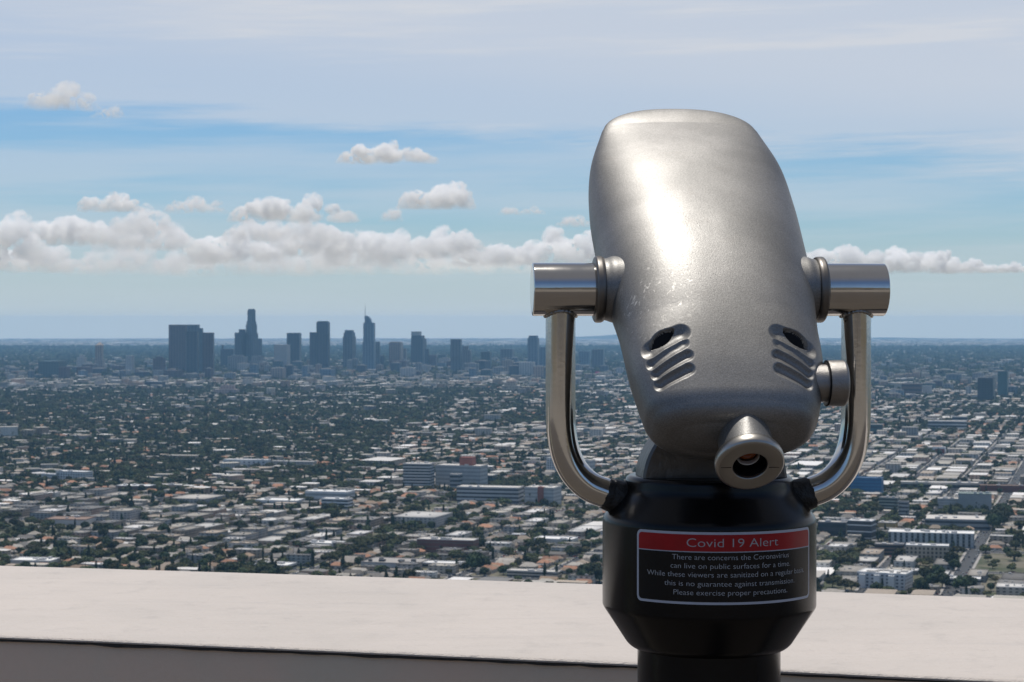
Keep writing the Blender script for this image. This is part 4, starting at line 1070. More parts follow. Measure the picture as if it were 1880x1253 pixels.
def occupied(x, y):
    i = ((x - GX0) / RES).astype(int); j = ((y - GY0) / RES).astype(int); ok = (i >= 0) & (i < GW) & (j >= 0) & (j < GH)
    r = np.zeros(len(x), bool); r[ok] = occ[i[ok], j[ok]]; return r
def in_view(x, y, m=140):
    px = 940 + FPX * x / np.maximum(y, 1); return (px > -m) & (px < 1880 + m)
def value_noise(x, y, s, seed):
    r = np.random.default_rng(seed).random((256, 256)); fx, fy = x / s, y / s
    i, j = np.floor(fx).astype(int), np.floor(fy).astype(int); tx, ty = fx - i, fy - j; tx = tx * tx * (3 - 2 * tx); ty = ty * ty * (3 - 2 * ty)
    g = lambda a, b: r[a % 256, b % 256]
    return (g(i, j) * (1 - tx) + g(i + 1, j) * tx) * (1 - ty) + (g(i, j + 1) * (1 - tx) + g(i + 1, j + 1) * tx) * ty
def green(x, y):                                 # 0 built up .. 1 leafy
    px = 940 + FPX * x / y; dist = np.hypot(x, y)
    g = .43 + 1.1 * (value_noise(x, y, 520, 1) - .5) + .6 * (value_noise(x, y, 140, 2) - .5)
    g += .30 * np.exp(-((dist - 4700) / 1500) ** 2) * np.clip((1150 - px) / 500, 0, 1)
    g -= .22 * np.clip((px - 1300) / 300, 0, 1) * (dist < 5000)
    return np.clip(g, 0, 1)
H = {k: [] for k in ('x', 'y', 'a', 'b', 'h', 'th', 'k', 'cw', 'cr')}
def addH(x, y, a, b, h, th, k, cw, cr):
    for n_, v_ in zip(H, (x, y, a, b, h, th, k, cw, cr)): H[n_].append(v_)
rh = np.random.default_rng(11)
for ku in range(5, 48):
    for kv in range(-66, 34):
        u0, v0 = U0 + ku * BU, ROADV + kv * BV
        cx, cy = uv_to_xy(u0 + BU / 2, v0 + BV / 2)
        if cy < 1000 or not in_view(np.array([cx]), np.array([cy]), 260 if cy > 2300 else 700)[0]: continue
        g = float(green(np.array([cx]), np.array([cy]))[0])
        kind_ = rh.random()
        if kind_ < .05 and ku > 11:                # one big shed or school filling the block
            a, b = rh.uniform(60, 130), rh.uniform(38, 58); x, y = uv_to_xy(u0 + BU / 2, v0 + BV / 2)
            addH(x, y, a, b, rh.uniform(7, 13), TH, 0, WALLC[rh.integers(8)], FLATC[rh.integers(4)] * rh.uniform(.8, 1.05)); continue
        if kind_ < .085: continue                 # a park or yard
        if kind_ < .125 and ku > 12:               # apartment slabs
            for q in range(rh.integers(1, 4)):
                x, y = uv_to_xy(u0 + 30 + q * 52, v0 + rh.uniform(28, 55)); addH(x, y, rh.uniform(14, 30), rh.uniform(20, 40), rh.uniform(14, 30), TH, 0, WALLC[rh.integers(8)] * rh.uniform(.6, 1), FLATC[rh.integers(9)])
        if g < rh.uniform(.12, .5) or (ku % 4 in (0, 3) and rh.random() < .35):        # commercial block
            u = u0 + 12
            while u < u0 + BU - 18:
                a = rh.uniform(16, 58)
                if u + a > u0 + BU - 10: break
                for side in (0, 1):
                    b = rh.uniform(18, 32); h = rh.choice([4.5, 5.5, 7, 9, 12], p=[.3, .28, .2, .14, .08]) * rh.uniform(.9, 1.15)
                    v = v0 + 10 + b / 2 if side == 0 else v0 + BV - 10 - b / 2
                    x, y = uv_to_xy(u + a / 2, v)
                    addH(x, y, a - 2, b, h, TH, 0, WALLC[rh.integers(8)] * rh.uniform(.7, 1.05), FLATC[rh.integers(9)] * rh.uniform(.75, 1.05))
                u += a
        else:
            for side in (0, 1):
                u = u0 + 12 + rh.uniform(0, 5)
                while u < u0 + BU - 20:
                    lot = rh.uniform(13, 18)
                    apt = rh.random() < .16
                    a = lot - rh.uniform(2.5, 5); b = rh.uniform(12, 18) if not apt else rh.uniform(22, 31); h = rh.uniform(3.2, 4.6) if not apt else rh.uniform(6, 9.5)
                    if rh.random() < .12: h += 2.5
                    v = v0 + 13 + b / 2 + rh.uniform(-1, 2) if side == 0 else v0 + BV - 13 - b / 2 + rh.uniform(-2, 1)
                    x, y = uv_to_xy(u + lot / 2, v)
                    kd = 0 if apt or rh.random() < .22 else (1 if rh.random() < .55 else 2)
                    cr = FLATC[rh.integers(9)] if kd == 0 else HIPC[rh.integers(9)]
                    addH(x, y, a, b, h, TH + (rh.normal() * .02), kd, WALLC[rh.integers(8)] * rh.uniform(.8, 1.1), cr * rh.uniform(.8, 1.15))
                    if rh.random() < .35 and not apt:   # garage at the back of the lot
                        gv = v0 + BV / 2 + (-5 if side == 0 else 5); gx_, gy_ = uv_to_xy(u + lot / 2 + rh.uniform(-3, 3), gv)
                        addH(gx_, gy_, 6, 6.5, 2.8, TH, 0 if rh.random() < .5 else 2, WALLC[rh.integers(8)], FLATC[rh.integers(9)] * .8)
                    u += lot
H = {k: np.array(v, float) for k, v in H.items()}
hp = 940 + FPX * H['x'] / H['y']                # the hilly quarter at left keeps no grid: houses turned and scattered
hilly = (hp < 640 + (H['y'] - 3000) * .06) & (H['y'] > 3100) & (H['y'] < 7600)
nh = len(hp); H['th'] = np.where(hilly, H['th'] + rh.normal(size=nh) * .7, H['th'])
H['x'] += np.where(hilly, rh.normal(size=nh) * 9, 0); H['y'] += np.where(hilly, rh.normal(size=nh) * 9, 0)
H['a'] = np.where(hilly, np.minimum(H['a'], 24), H['a'])
keep0 = ~hilly | (rh.random(nh) < .62)
keep = keep0 & ~occupied(H['x'], H['y']) & (H['y'] > 1000)
for s1, s2 in ((.45, .45), (-.45, .45), (.45, -.45), (-.45, -.45)):
    keep &= ~occupied(H['x'] + s1 * H['a'] * D1[0] + s2 * H['b'] * D2[0], H['y'] + s1 * H['a'] * D1[1] + s2 * H['b'] * D2[1])
keep &= in_view(H['x'], H['y'], 140) | (H['y'] < 2300)
H = {k: v[keep] for k, v in H.items()}
for x, y, a, b, th in zip(H['x'], H['y'], H['a'], H['b'], H['th']):
    if y < 9000: mark(x, y, a, b, th, 1.5)
H['z'] = gz(H['x'], H['y'])
dist = np.hypot(H['x'], H['y'])
px = 940 + FPX * H['x'] / H['y']; py = 588 + FPX * (EYE - H['z']) / H['y']
edge_y = np.interp(px, [0, 560, 1107, 1500, 1880], [1039, 1055, 1073, 1087, 1099])
vis = (px > 5) & (px < 1875) & (py < edge_y + 4) & ((px < 1095) | (px > 1512))
gtree = None
big = H['a'] * H['b'] > 330
order = np.argsort(dist)
ind_h = [i for i in order if vis[i] and not big[i] and H['a'][i] > 7][:290]
ind_b = [i for i in order if vis[i] and big[i]][:200]
single = np.zeros(len(dist), bool); single[ind_h] = True; single[ind_b] = True
front = (~vis) & (py > edge_y + 60)
rest = ~single
def batch(name, sel, extra=None):
    V, F, C = box_arrays(H['x'][sel], H['y'][sel], H['z'][sel], H['a'][sel], H['b'][sel], H['h'][sel], H['th'][sel], H['cw'][sel], H['cr'][sel], H['k'][sel])
    if extra is not None: F2 = extra[1] + len(V); V = np.vstack([V, extra[0]]); F = np.vstack([F, F2]); C = np.vstack([C, extra[2]])
    o = link(name, mesh_np(name, V, F, (CITYM,), cols=np.clip(C, 0, 1))); return o
# farther districts: larger, sparser blocks out to the horizon
def far_blocks(n, d0, d1, w0, w1, h0, h1, seed, pw=1.0, bright=.3):
    r = np.random.default_rng(seed)
    d = (d0 ** pw + (d1 ** pw - d0 ** pw) * r.random(n)) ** (1 / pw); p = r.uniform(-160, 2040, n)
    x = (p - 940) / FPX * d; y = d
    a, b = r.uniform(w0, w1, n), r.uniform(w0, w1, n); h = r.uniform(h0, h1, n)
    cw = WALLC[r.integers(0, 8, n)] * r.uniform(.6, 1.0, n)[:, None]; cr = FLATC[r.integers(0, 9, n)] * r.uniform(.6, 1.05, n)[:, None]
    return x, y, gz(x, y), a, b, h, np.full(n, TH) + r.normal(size=n) * .15, cw, cr, np.zeros(n)
fars = [far_blocks(15000, 8200, 16000, 16, 46, 5, 11, 21, 1.6), far_blocks(900, 7500, 13000, 22, 45, 14, 34, 24, 1.2),
        far_blocks(12000, 14000, 30000, 35, 110, 6, 13, 22, 1.4), far_blocks(5000, 26000, 43000, 60, 260, 8, 14, 23, 1.3)]
FV, FF, FC = [], [], []; o_ = 0
for fb in fars:
    V, F, C = box_arrays(*fb); FV.append(V); FF.append(F + o_); FC.append(C); o_ += len(V)
far_mesh = (np.vstack(FV), np.vstack(FF), np.vstack(FC))
tag(batch('distant_houses', rest, far_mesh), kind='stuff')

ROOFN = [('white', 3), ('grey', 1)]
def colour_word(c, flat):
    r, g_, b_ = c
    if r > .5: return 'white'
    if r / max(b_, .01) > 2.0: return 'terracotta'
    if r / max(b_, .01) > 1.28: return 'brown'
    return 'pale grey' if r > .36 else ('grey' if r > .19 else 'dark grey')
import re
def short(lab):
    w = re.split(r' (?:with|in|at|left|right|behind|beside|below|standing|close|among|running|seen|near|above|showing|crossing|joined|under|just|of|and|on|by|between)\b', lab)[0]
    return w
SHORTS = [(x_, y_, short(l_)) for x_, y_, l_ in LM]
SHORTS = [q for q in SHORTS if sum(q[2] == z[2] for z in SHORTS) == 1]
def beside(p, q):
    d = [((p - x_) ** 2 + (2.2 * (q - y_)) ** 2, x_, y_, l_) for x_, y_, l_ in SHORTS]; d.sort(); dd, x_, y_, l_ = d[0]
    far_ = dd ** .5
    dx, dy = p - x_, 2.2 * (q - y_)
    rel = ('right of' if dx > 0 else 'left of') if abs(dx) > abs(dy) else ('in front of' if dy > 0 else 'behind')
    return f'{"close " if far_ < 45 else ("" if far_ < 110 else "well ")}{rel} the {l_}'
def zone(p): return 'beyond the left end of the parapet' if p < 520 else ('between the parapet and the hospital' if p < 1100 else 'right of the viewer post')
for i, nm, grp in [(i, 'house', 'small houses in the nearest streets') for i in ind_h] + [(i, 'flat_roofed_building', 'larger flat roofed buildings in the nearest streets') for i in ind_b]:
    sel = np.array([i])
    z = H['z'][i]; V, F, C = box_arrays(*(H[k][sel] for k in ('x', 'y', 'z', 'a', 'b', 'h', 'th')), H['cw'][sel], H['cr'][sel], H['k'][sel])
    loc = np.array([H['x'][i], H['y'][i], z]); V = V - loc
    word = colour_word(H['cr'][i], H['k'][i] == 0); shape = {0: 'flat', 1: 'hipped', 2: 'gabled'}[int(H['k'][i])]
    e = empty(nm, loc)
    if nm == 'house': lab = f'small {word} {shape} roofed house {beside(px[i], py[i])}'
    else: lab = f'{"long" if H["a"][i] > 1.25 * H["b"][i] else "square"} {"low" if H["h"][i] < 6.5 else "taller"} {word} roofed building {beside(px[i], py[i])}'
    lab = ' '.join(lab.split()[:16])
    tag(e, lab, 'house' if nm == 'house' else 'building', f'{grp}, {word} {shape} roofs')
    link('wall', mesh_np('wall', V, F[:4], (CITYM,), cols=C[:4]), e)
    rf = F[4:]; used = np.unique(rf); mp_ = {u_: q for q, u_ in enumerate(used)}
    rfm = np.array([[mp_[q] for q in f] for f in rf])
    if H['k'][i] == 0:                            # flat roof: raised rim, recessed deck, a few rooftop boxes
        a_, b_, h_, th_ = H['a'][i], H['b'][i], H['h'][i], H['th'][i]
        bx = [box(-b_ / 2 - .1, b_ / 2 + .1, -a_ / 2 - .1, a_ / 2 + .1, h_ - .1, h_ + .15)]
        t_ = .35
        bx += [box(-b_ / 2 - .1, b_ / 2 + .1, -a_ / 2 - .1, -a_ / 2 + t_, h_ + .15, h_ + .8), box(-b_ / 2 - .1, b_ / 2 + .1, a_ / 2 - t_, a_ / 2 + .1, h_ + .15, h_ + .8),
               box(-b_ / 2 - .1, -b_ / 2 + t_, -a_ / 2 + t_, a_ / 2 - t_, h_ + .15, h_ + .78), box(b_ / 2 - t_, b_ / 2 + .1, -a_ / 2 + t_, a_ / 2 - t_, h_ + .15, h_ + .78)]
        Vr, Fr = merge(*bx)
        ca, sa = math.cos(th_), math.sin(th_)
        rot = lambda Q: np.stack([Q[:, 0] * ca + Q[:, 1] * sa, -Q[:, 0] * sa + Q[:, 1] * ca, Q[:, 2]], -1)
        cc = np.tile(np.clip(H['cr'][i], 0, 1), (len(Fr), 1))
        ro = link('roof', mesh_np('roof', rot(Vr), np.array(Fr), (CITYM,), cols=cc), e)
        for q in range(int(rh.integers(1, 3)) if nm == 'house' else int(rh.integers(2, 5))):
            x_, y_ = rh.uniform(-.36, .36) * b_, rh.uniform(-.36, .36) * a_; s_ = rh.uniform(.5, 1.1 if nm == 'house' else 1.8)
            v, f = box(x_ - s_, x_ + s_, y_ - s_ * .8, y_ + s_ * .8, h_ + .15, h_ + rh.uniform(.9, 1.9))
            link('roof_unit', mesh_np('roof_unit', rot(v), np.array(f), (CITYM,), cols=np.tile((.42, .42, .42), (6, 1))), ro)
    else:
        link('roof', mesh_np('roof', V[used], rfm, (CITYM,), cols=C[4:]), e)
        if rh.random() < .4:
            x_, y_ = rh.uniform(-2, 2, 2); v, f = box(x_ - .4, x_ + .4, y_ - .4, y_ + .4, H['h'][i] - .5, H['h'][i] + min(H['a'][i], H['b'][i]) * .26 + .8)
            link('chimney', mesh_np('chimney', v, np.array(f), (CITYM,), cols=np.tile((.35, .22, .17), (6, 1))), e)

# ---- trees
def foliage_mat(name, c1, c2):
    m, t, b = mat(name, c1, .75, 0, .2)
    oi = N(t, 'ShaderNodeObjectInfo'); g = N(t, 'ShaderNodeNewGeometry')
    n = noise(t, g.outputs['Position'], .45, 3, .6)
    col = mix_rgb(t, mapr(t, n, .3, .7), (*c1, 1), (*c2, 1))
    hs = N(t, 'ShaderNodeHueSaturation')
    L(t, math_node(t, 'MULTIPLY_ADD', oi.outputs['Random'], .07, .455), hs.inputs['Hue'])
    L(t, math_node(t, 'MULTIPLY_ADD', oi.outputs['Random'], .9, .55), hs.inputs['Value'])
    hs.inputs['Saturation'].default_value = .9
    L(t, col, hs.inputs['Color']); L(t, hs.outputs[0], b.inputs['Base Color'])
    return m
LEAF = foliage_mat('leaves', (.050, .063, .024), (.092, .104, .038))
LEAFD = foliage_mat('dark_leaves', (.020, .036, .014), (.038, .056, .02))
LEAFY = foliage_mat('olive_leaves', (.10, .105, .035), (.13, .12, .05))
BARK = simple('bark', (.10, .075, .055), .9, 0, .2, 2)
def leaf_quads(C, Nn, size, rg_):
    """quads centred at C, roughly facing Nn"""
    n = len(C); r = rg_.normal(size=(n, 3)); Nn = Nn + r * .55; Nn /= np.linalg.norm(Nn, axis=1, keepdims=True)
    a = np.cross(Nn, rg_.normal(size=(n, 3))); a /= np.linalg.norm(a, axis=1, keepdims=True) + 1e-9; b = np.cross(Nn, a)
    s = (size * rg_.uniform(.6, 1.4, n))[:, None]
    V = np.stack([C - a * s - b * s * .6, C + a * s - b * s * .7, C + a * s * .9 + b * s * .7, C - a * s * .8 + b * s * .6], 1).reshape(-1, 3)
    return V, np.arange(4 * n).reshape(-1, 4)
def crown_mesh(name, lumps, nleaf, size, m, seed):
    rg_ = np.random.default_rng(seed); Vs = []; Fs = []; o = 0
    for (x, y, z, rx, rz) in lumps:
        n = int(nleaf * rx * rz); d = rg_.normal(size=(n, 3)); d /= np.linalg.norm(d, axis=1, keepdims=True)
        rad = rg_.uniform(.72, 1.06, n)[:, None]
        C = np.array([x, y, z]) + d * rad * np.array([rx, rx, rz])
        V, F = leaf_quads(C, d, size, rg_); Vs.append(V); Fs.append(F + o); o += len(V)
        # inner mass so the crown is not see-through
        bm = bmesh.new(); bmesh.ops.create_icosphere(bm, subdivisions=2, radius=1)
        P = np.array([v.co[:] for v in bm.verts]); tri = [[v.index for v in f.verts] for f in bm.faces]; bm.free()
        P = P * np.array([rx, rx, rz]) * (.8 + .1 * np.sin(P[:, :1] * 5 + x) * np.cos(P[:, 1:2] * 6 + y)) + np.array([x, y, z])
        Vs.append(P); Fs.append(np.array([[a, b, c, c] for a, b, c in tri]) + o); o += len(P)
    V = np.vstack(Vs); F = np.vstack(Fs)
    tris = F[:, 2] == F[:, 3]
    me = bpy.data.meshes.new(name)
    me.from_pydata(V.tolist(), [], [tuple(f[:3]) if t_ else tuple(f) for f, t_ in zip(F.tolist(), tris)])
    me.materials.append(m); return me
def trunk_mesh(name, h, r, m=BARK, limbs=()):
    v, f = lathe([(r * 1.3, -1.5), (r, .6), (r * .8, h * .6), (r * .5, h)], 7)
    parts_ = [(v, f)]
    for (x, y, z0, z1) in limbs: parts_.append(sweep([(0, 0, z0), (x * .5, y * .5, (z0 + z1) / 2), (x, y, z1)], [r * .5, r * .35, r * .2], 5))
    V, F = merge(*parts_); return mesh_np(name, V, F, (m,), True)
def lumpset(seed, n, w, h0, h1, rr0, rr1):
    r = random.Random(seed); out = []
    for k in range(n):
        a = k * 2.4 + r.random(); q = w * math.sqrt((k + .3) / n); z = h1 - (h1 - h0) * (q / w) * .8 * r.uniform(.6, 1.1)
        rad = r.uniform(rr0, rr1); out.append((q * math.cos(a), q * math.sin(a), z, rad, rad * r.uniform(.7, .95)))
    return out
TK = [  # kind, crown, trunk
    ('broadleaf_tree', crown_mesh('crown', lumpset(1, 8, 3.6, 4.2, 6.8, 1.7, 2.6), 26, .42, LEAF, 1), trunk_mesh('trunk', 5, .3, limbs=((2, 1, 2.5, 5), (-2, .5, 2.2, 5), (0, -2, 2.8, 5.5)))),
    ('broadleaf_tree', crown_mesh('crown', lumpset(2, 11, 5.2, 4.5, 7.2, 1.8, 2.6), 24, .45, LEAF, 2), trunk_mesh('trunk', 5, .4, limbs=((3, 1, 2.5, 5), (-3, .5, 2.2, 5), (0, -3, 2.8, 5.5)))),
    ('dark_round_tree', crown_mesh('crown', lumpset(3, 9, 3.4, 3.2, 8.6, 1.9, 2.8), 26, .42, LEAFD, 3), trunk_mesh('trunk', 5, .4)),
    ('olive_tree', crown_mesh('crown', lumpset(4, 7, 3.0, 2.8, 4.8, 1.3, 2.0), 30, .36, LEAFY, 4), trunk_mesh('trunk', 3, .25)),
    ('cypress', crown_mesh('crown', [(0, 0, 2.2, 1.15, 2.2), (0.1, 0, 4.8, 1.25, 2.6), (0, .1, 7.6, 1.05, 2.6), (0, 0, 10, .7, 2.2)], 40, .34, LEAFD, 5), trunk_mesh('trunk', 3, .22)),
    ('conifer', crown_mesh('crown', [(0, 0, 3.5, 2.8, 1.5), (.4, .2, 5.8, 2.4, 1.5), (-.2, .3, 8, 1.9, 1.5), (.1, -.2, 10.2, 1.3, 1.5), (0, 0, 12, .7, 1.4)], 26, .4, LEAFD, 6), trunk_mesh('trunk', 9, .3)),
]
# fan palm: a tall thin trunk and a small shaggy head
rp = np.random.default_rng(9); nf = 34
Vp = []; Fp = []
for k in range(nf):
    a = k * 2.4; el = rp.uniform(-.9, 1.1); d = np.array([math.cos(a) * math.cos(el), math.sin(a) * math.cos(el), math.sin(el)]); s = np.array([-math.sin(a), math.cos(a), 0]) * .42
    c0 = np.array([0, 0, 17.]); Vp += [c0, c0 + d * 1.0 + s, c0 + d * 2.1 + np.array([0, 0, -.35]), c0 + d * 1.0 - s]; Fp.append((4 * k, 4 * k + 1, 4 * k + 2, 4 * k + 3))
TK.append(('palm_tree', mesh_np('crown', Vp, Fp, (LEAFD,)), trunk_mesh('trunk', 17, .22)))
KN = len(TK); PK = np.array([.26, .24, .19, .16, .06, .05, .04])

def tree_points(n, d0, d1, seed, pw, smin, smax, use_green=True):
    r = np.random.default_rng(seed)
    d = (d0 ** pw + (d1 ** pw - d0 ** pw) * r.random(n)) ** (1 / pw); p = r.uniform(-120, 2000, n); x = (p - 940) / FPX * d; y = d
    if use_green:
        k = r.random(n) < .16 + .95 * green(x, y); x, y = x[k], y[k]
    k = ~occupied(x, y); x, y = x[k], y[k]
    # keep the carriageways clear, crowd the kerbs a little
    if d0 < 6200:
        u, v = xy_to_uv(x, y); dv = np.abs((v - ROADV + BV / 2) % BV - BV / 2); du_ = np.abs((u - U0 + BU / 2) % BU - BU / 2)
        onmain = np.abs(v - ROADV) < 13
        k = (dv > 5.5) & (du_ > 5.5) & ~onmain | (d0 > 6200); x, y = x[k], y[k]
    return x, y, r.uniform(smin, smax, len(x)), r.choice(KN, len(x), p=PK), r.uniform(0, 6.28, len(x))
t1 = tree_points(60000, 1000, 4600, 31, 2.0, .6, 1.4)
t2 = tree_points(125000, 4600, 9300, 32, 2.0, .8, 1.75)
t3 = tree_points(30000, 9200, 22000, 33, 1.5, 1.6, 3.4, False)
# one big dark clump the photograph shows beside the right-hand avenue, and street rows
def at_px(pts, s, kind):
    g = np.array([ground(*p) for p in pts]); n = len(pts); return g[:, 0], g[:, 1], np.full(n, s) * np.random.default_rng(n).uniform(.85, 1.15, n), np.full(n, kind), np.arange(n) * 1.7
spec_ = [at_px([(1823, 975), (1832, 970), (1840, 964), (1848, 956), (1828, 962), (1836, 958), (1844, 948)], 2.2, 2),
         at_px([(868, 1050), (886, 1048), (874, 1045), (880, 1044)], 1.7, 2), at_px([(880, 1047)], 1.5, 5), at_px([(1075, 1070), (1084, 1068), (1092, 1071), (1070, 1072)], 1.8, 2),
         at_px([(605, 1036), (618, 1030), (632, 1024), (645, 1020), (658, 1014), (672, 1008), (686, 1004), (700, 1000), (712, 997), (722, 1008), (735, 1003), (744, 1000), (665, 1003), (650, 1006)], 1.35, 1),
         at_px([(350, 1010), (338, 1022), (283, 1026), (415, 1018), (100, 1015), (76, 1010)], 1.3, 4), at_px([(574, 1042), (720, 968), (722, 972), (1000, 1062), (1022, 1062)], 1.5, 4),
         at_px([(180, 985), (190, 990), (200, 984), (30, 985), (45, 990), (60, 982), (260, 1012), (300, 985), (440, 975), (448, 985)], 1.5, 2),
         at_px([(1502 + 12 * k, 948 - (k % 3) * 5) for k in range(10)] + [(1512 + 14 * k, 1046 - (k % 3) * 6) for k in range(5)], 1.7, 0),
         at_px([(1700, 1070), (1712, 1078), (1722, 1064), (1690, 1090), (1730, 1080), (1765, 1088), (1778, 1086), (1745, 1040), (1752, 1048)], 1.5, 2)]
allt = [np.concatenate([np.asarray(q[j], float) for q in (t1, t2, t3, *spec_)]) for j in range(5)]
tx, ty, ts, tk, tr = allt
tk = tk.astype(int); tz = gz(tx, ty); td = np.hypot(tx, ty)
tpx = 940 + FPX * tx / ty; tpy = 588 + FPX * (EYE - tz) / ty
ed = np.interp(tpx, [0, 560, 1107, 1500, 1880], [1039, 1055, 1073, 1087, 1099])
tvis = (tpx > 3) & (tpx < 1877) & (tpy < ed + 6) & ((tpx < 1098) | (tpx > 1508))
score = np.where(tvis, td / ts, 1e9); ind_t = np.argsort(score)[:300]
KL = {'broadleaf_tree': 'green broadleaf tree', 'dark_round_tree': 'dense dark green round tree', 'olive_tree': 'low olive green tree', 'cypress': 'narrow dark cypress', 'conifer': 'tall dark conifer', 'palm_tree': 'thin tall fan palm'}
for i in ind_t:
    nm, cr, trk = TK[tk[i]]
    e = empty(nm, (tx[i], ty[i], tz[i]), tr[i]); e.scale = (ts[i],) * 3
    tag(e, ' '.join(f'{"large" if ts[i] > 1.5 else ("small" if ts[i] < .95 else "middling")} {KL[nm]} {beside(tpx[i], tpy[i])}'.split()[:16]), 'tree', f'{KL[nm]}s in the nearest streets')
    link('crown', cr, e); link('trunk', trk, e)
mask = np.ones(len(tx), bool); mask[ind_t] = False; mask &= td > 900
# the rest of the trees: one object, instanced on points
src = bpy.data.collections.new('tree_kinds')
for q, (nm, cr, trk) in enumerate(TK):
    V, F, MI = [], [], []; o = 0
    me = bpy.data.meshes.new(f'{nm}_whole')
    for sm in (cr, trk):
        V += [v.co[:] for v in sm.vertices]; F += [tuple(j + o for j in p.vertices) for p in sm.polygons]; MI += [len(me.materials)] * len(sm.polygons)
        me.materials.append(sm.materials[0]); o = len(V)
    me.from_pydata(V, [], F); me.polygons.foreach_set('material_index', np.array(MI, np.int32))
    ob = bpy.data.objects.new(f'kind_{q}', me); src.objects.link(ob)
pm = bpy.data.meshes.new('distant_trees'); n_ = int(mask.sum()); pm.vertices.add(n_)
pm.vertices.foreach_set('co', np.stack([tx[mask], ty[mask], tz[mask]], -1).astype(np.float32).ravel())
for nm, arr, tp in (('tree_scale', ts[mask], 'FLOAT'), ('tree_turn', tr[mask], 'FLOAT'), ('tree_kind', tk[mask], 'INT')):
    at = pm.attributes.new(nm, tp, 'POINT'); at.data.foreach_set('value', arr.astype(np.float32 if tp == 'FLOAT' else np.int32))
po = link('distant_trees', pm); tag(po, kind='stuff')
ng = bpy.data.node_groups.new('place_trees', 'GeometryNodeTree')
ng.interface.new_socket('Geometry', in_out='INPUT', socket_type='NodeSocketGeometry'); ng.interface.new_socket('Geometry', in_out='OUTPUT', socket_type='NodeSocketGeometry')
gi, go_ = ng.nodes.new('NodeGroupInput'), ng.nodes.new('NodeGroupOutput')
ci = ng.nodes.new('GeometryNodeCollectionInfo'); ci.inputs['Collection'].default_value = src; ci.inputs['Separate Children'].default_value = True; ci.inputs['Reset Children'].default_value = True
ip = ng.nodes.new('GeometryNodeInstanceOnPoints'); ip.inputs['Pick Instance'].default_value = True
def named(nm, tp):
    q = ng.nodes.new('GeometryNodeInputNamedAttribute'); q.data_type = tp; q.inputs['Name'].default_value = nm; return [s for s in q.outputs if s.enabled][0]
mp2 = ng.nodes.new('GeometryNodeMeshToPoints')
cxyz = ng.nodes.new('ShaderNodeCombineXYZ'); ng.links.new(named('tree_turn', 'FLOAT'), cxyz.inputs[2])
ng.links.new(gi.outputs[0], mp2.inputs['Mesh']); ng.links.new(mp2.outputs[0], ip.inputs['Points']); ng.links.new(ci.outputs[0], ip.inputs['Instance'])
ng.links.new(named('tree_kind', 'INT'), ip.inputs['Instance Index']); ng.links.new(named('tree_scale', 'FLOAT'), ip.inputs['Scale']); ng.links.new(cxyz.outputs[0], ip.inputs['Rotation'])
ng.links.new(ip.outputs[0], go_.inputs[0])
md = po.modifiers.new('place_trees', 'NODES'); md.node_group = ng

# ---- cars along the kerbs of the nearest streets
def car_parts():
    body = merge(box(-.9, .9, -2.2, 2.2, .35, .82), box(-.86, .86, -2.25, -1.2, .3, .74))
    prof = [(-1.55, .82), (-.95, 1.38), (.65, 1.42), (1.35, .82)]
    V = [(x * (1 if z < .9 else .86), y, z) for x in (-.84, .84) for y, z in prof]
    cab = (np.array(V), [(0, 1, 2, 3), (7, 6, 5, 4), (0, 4, 5, 1), (1, 5, 6, 2), (2, 6, 7, 3), (3, 7, 4, 0)])
    wh = merge(*[frame_xf_t(lathe([(.32, -.11), (.32, .11)], 12), (sx * .82, sy * 1.35, .32)) for sx in (-1, 1) for sy in (-1, 1)])
    return body, cab, wh
def frame_xf_t(vf, o): v, f = vf; v = np.array(v); return np.stack([v[:, 2] + o[0], v[:, 0] + o[1], v[:, 1] + o[2]], -1), f
cb_, cc_, cw_ = car_parts()
CARC = {'white': (.75, .75, .74), 'silver': (.45, .46, .47), 'black': (.02, .02, .022), 'red': (.35, .03, .03), 'blue': (.04, .08, .20), 'beige': (.42, .38, .30)}
tyre = simple('tyre', (.02, .02, .02), .8); cglass = simple('car_glass', (.02, .025, .03), .08)
CARM = {}
for w_, c_ in CARC.items():
    pm_ = simple(w_ + '_car_paint', c_, .22, .3 if w_ == 'silver' else 0, .02)
    CARM[w_] = [mesh_np('body', cb_[0], cb_[1], (pm_,)), mesh_np('cabin', cc_[0], cc_[1], (cglass,)), mesh_np('wheels', cw_[0], cw_[1], (tyre,))]
rc = np.random.default_rng(55); cars = []
for kv in range(-14, 14):
    v0 = ROADV + kv * BV
    for side in (-1, 1):
        off = side * (5.6 if kv == 0 else 3.6); u = 1700.0
        while u < 4200:
            u += rc.uniform(5.5, 30)
            x, y = uv_to_xy(u, v0 + off); cars.append((x, y, 0.0))
            if rc.random() < .25:
                x, y = uv_to_xy(u, v0 + side * 1.6); cars.append((x, y, 0.0))
for ku in range(9, 22):
    u0 = U0 + ku * BU
    for side in (-1, 1):
        v = -1500.0
        while v < 900:
            v += rc.uniform(6, 34); x, y = uv_to_xy(u0 + side * (6.5 if ku % 4 == 0 else 3.6), v); cars.append((x, y, math.pi / 2))
cars = np.array(cars); cars = cars[~occupied(cars[:, 0], cars[:, 1]) & in_view(cars[:, 0], cars[:, 1], 0)]
cd = np.hypot(cars[:, 0], cars[:, 1]); cz = gz(cars[:, 0], cars[:, 1]) + .62; cpx = 940 + FPX * cars[:, 0] / cars[:, 1]; cpy = 588 + FPX * (EYE - cz) / cars[:, 1]
cv = (cpy < np.interp(cpx, [0, 560, 1107, 1500, 1880], [1039, 1055, 1073, 1087, 1099])) & ((cpx < 1100) | (cpx > 1505))
oc = [i for i in np.argsort(cd) if cv[i]][:260]; cn_ = list(CARC)
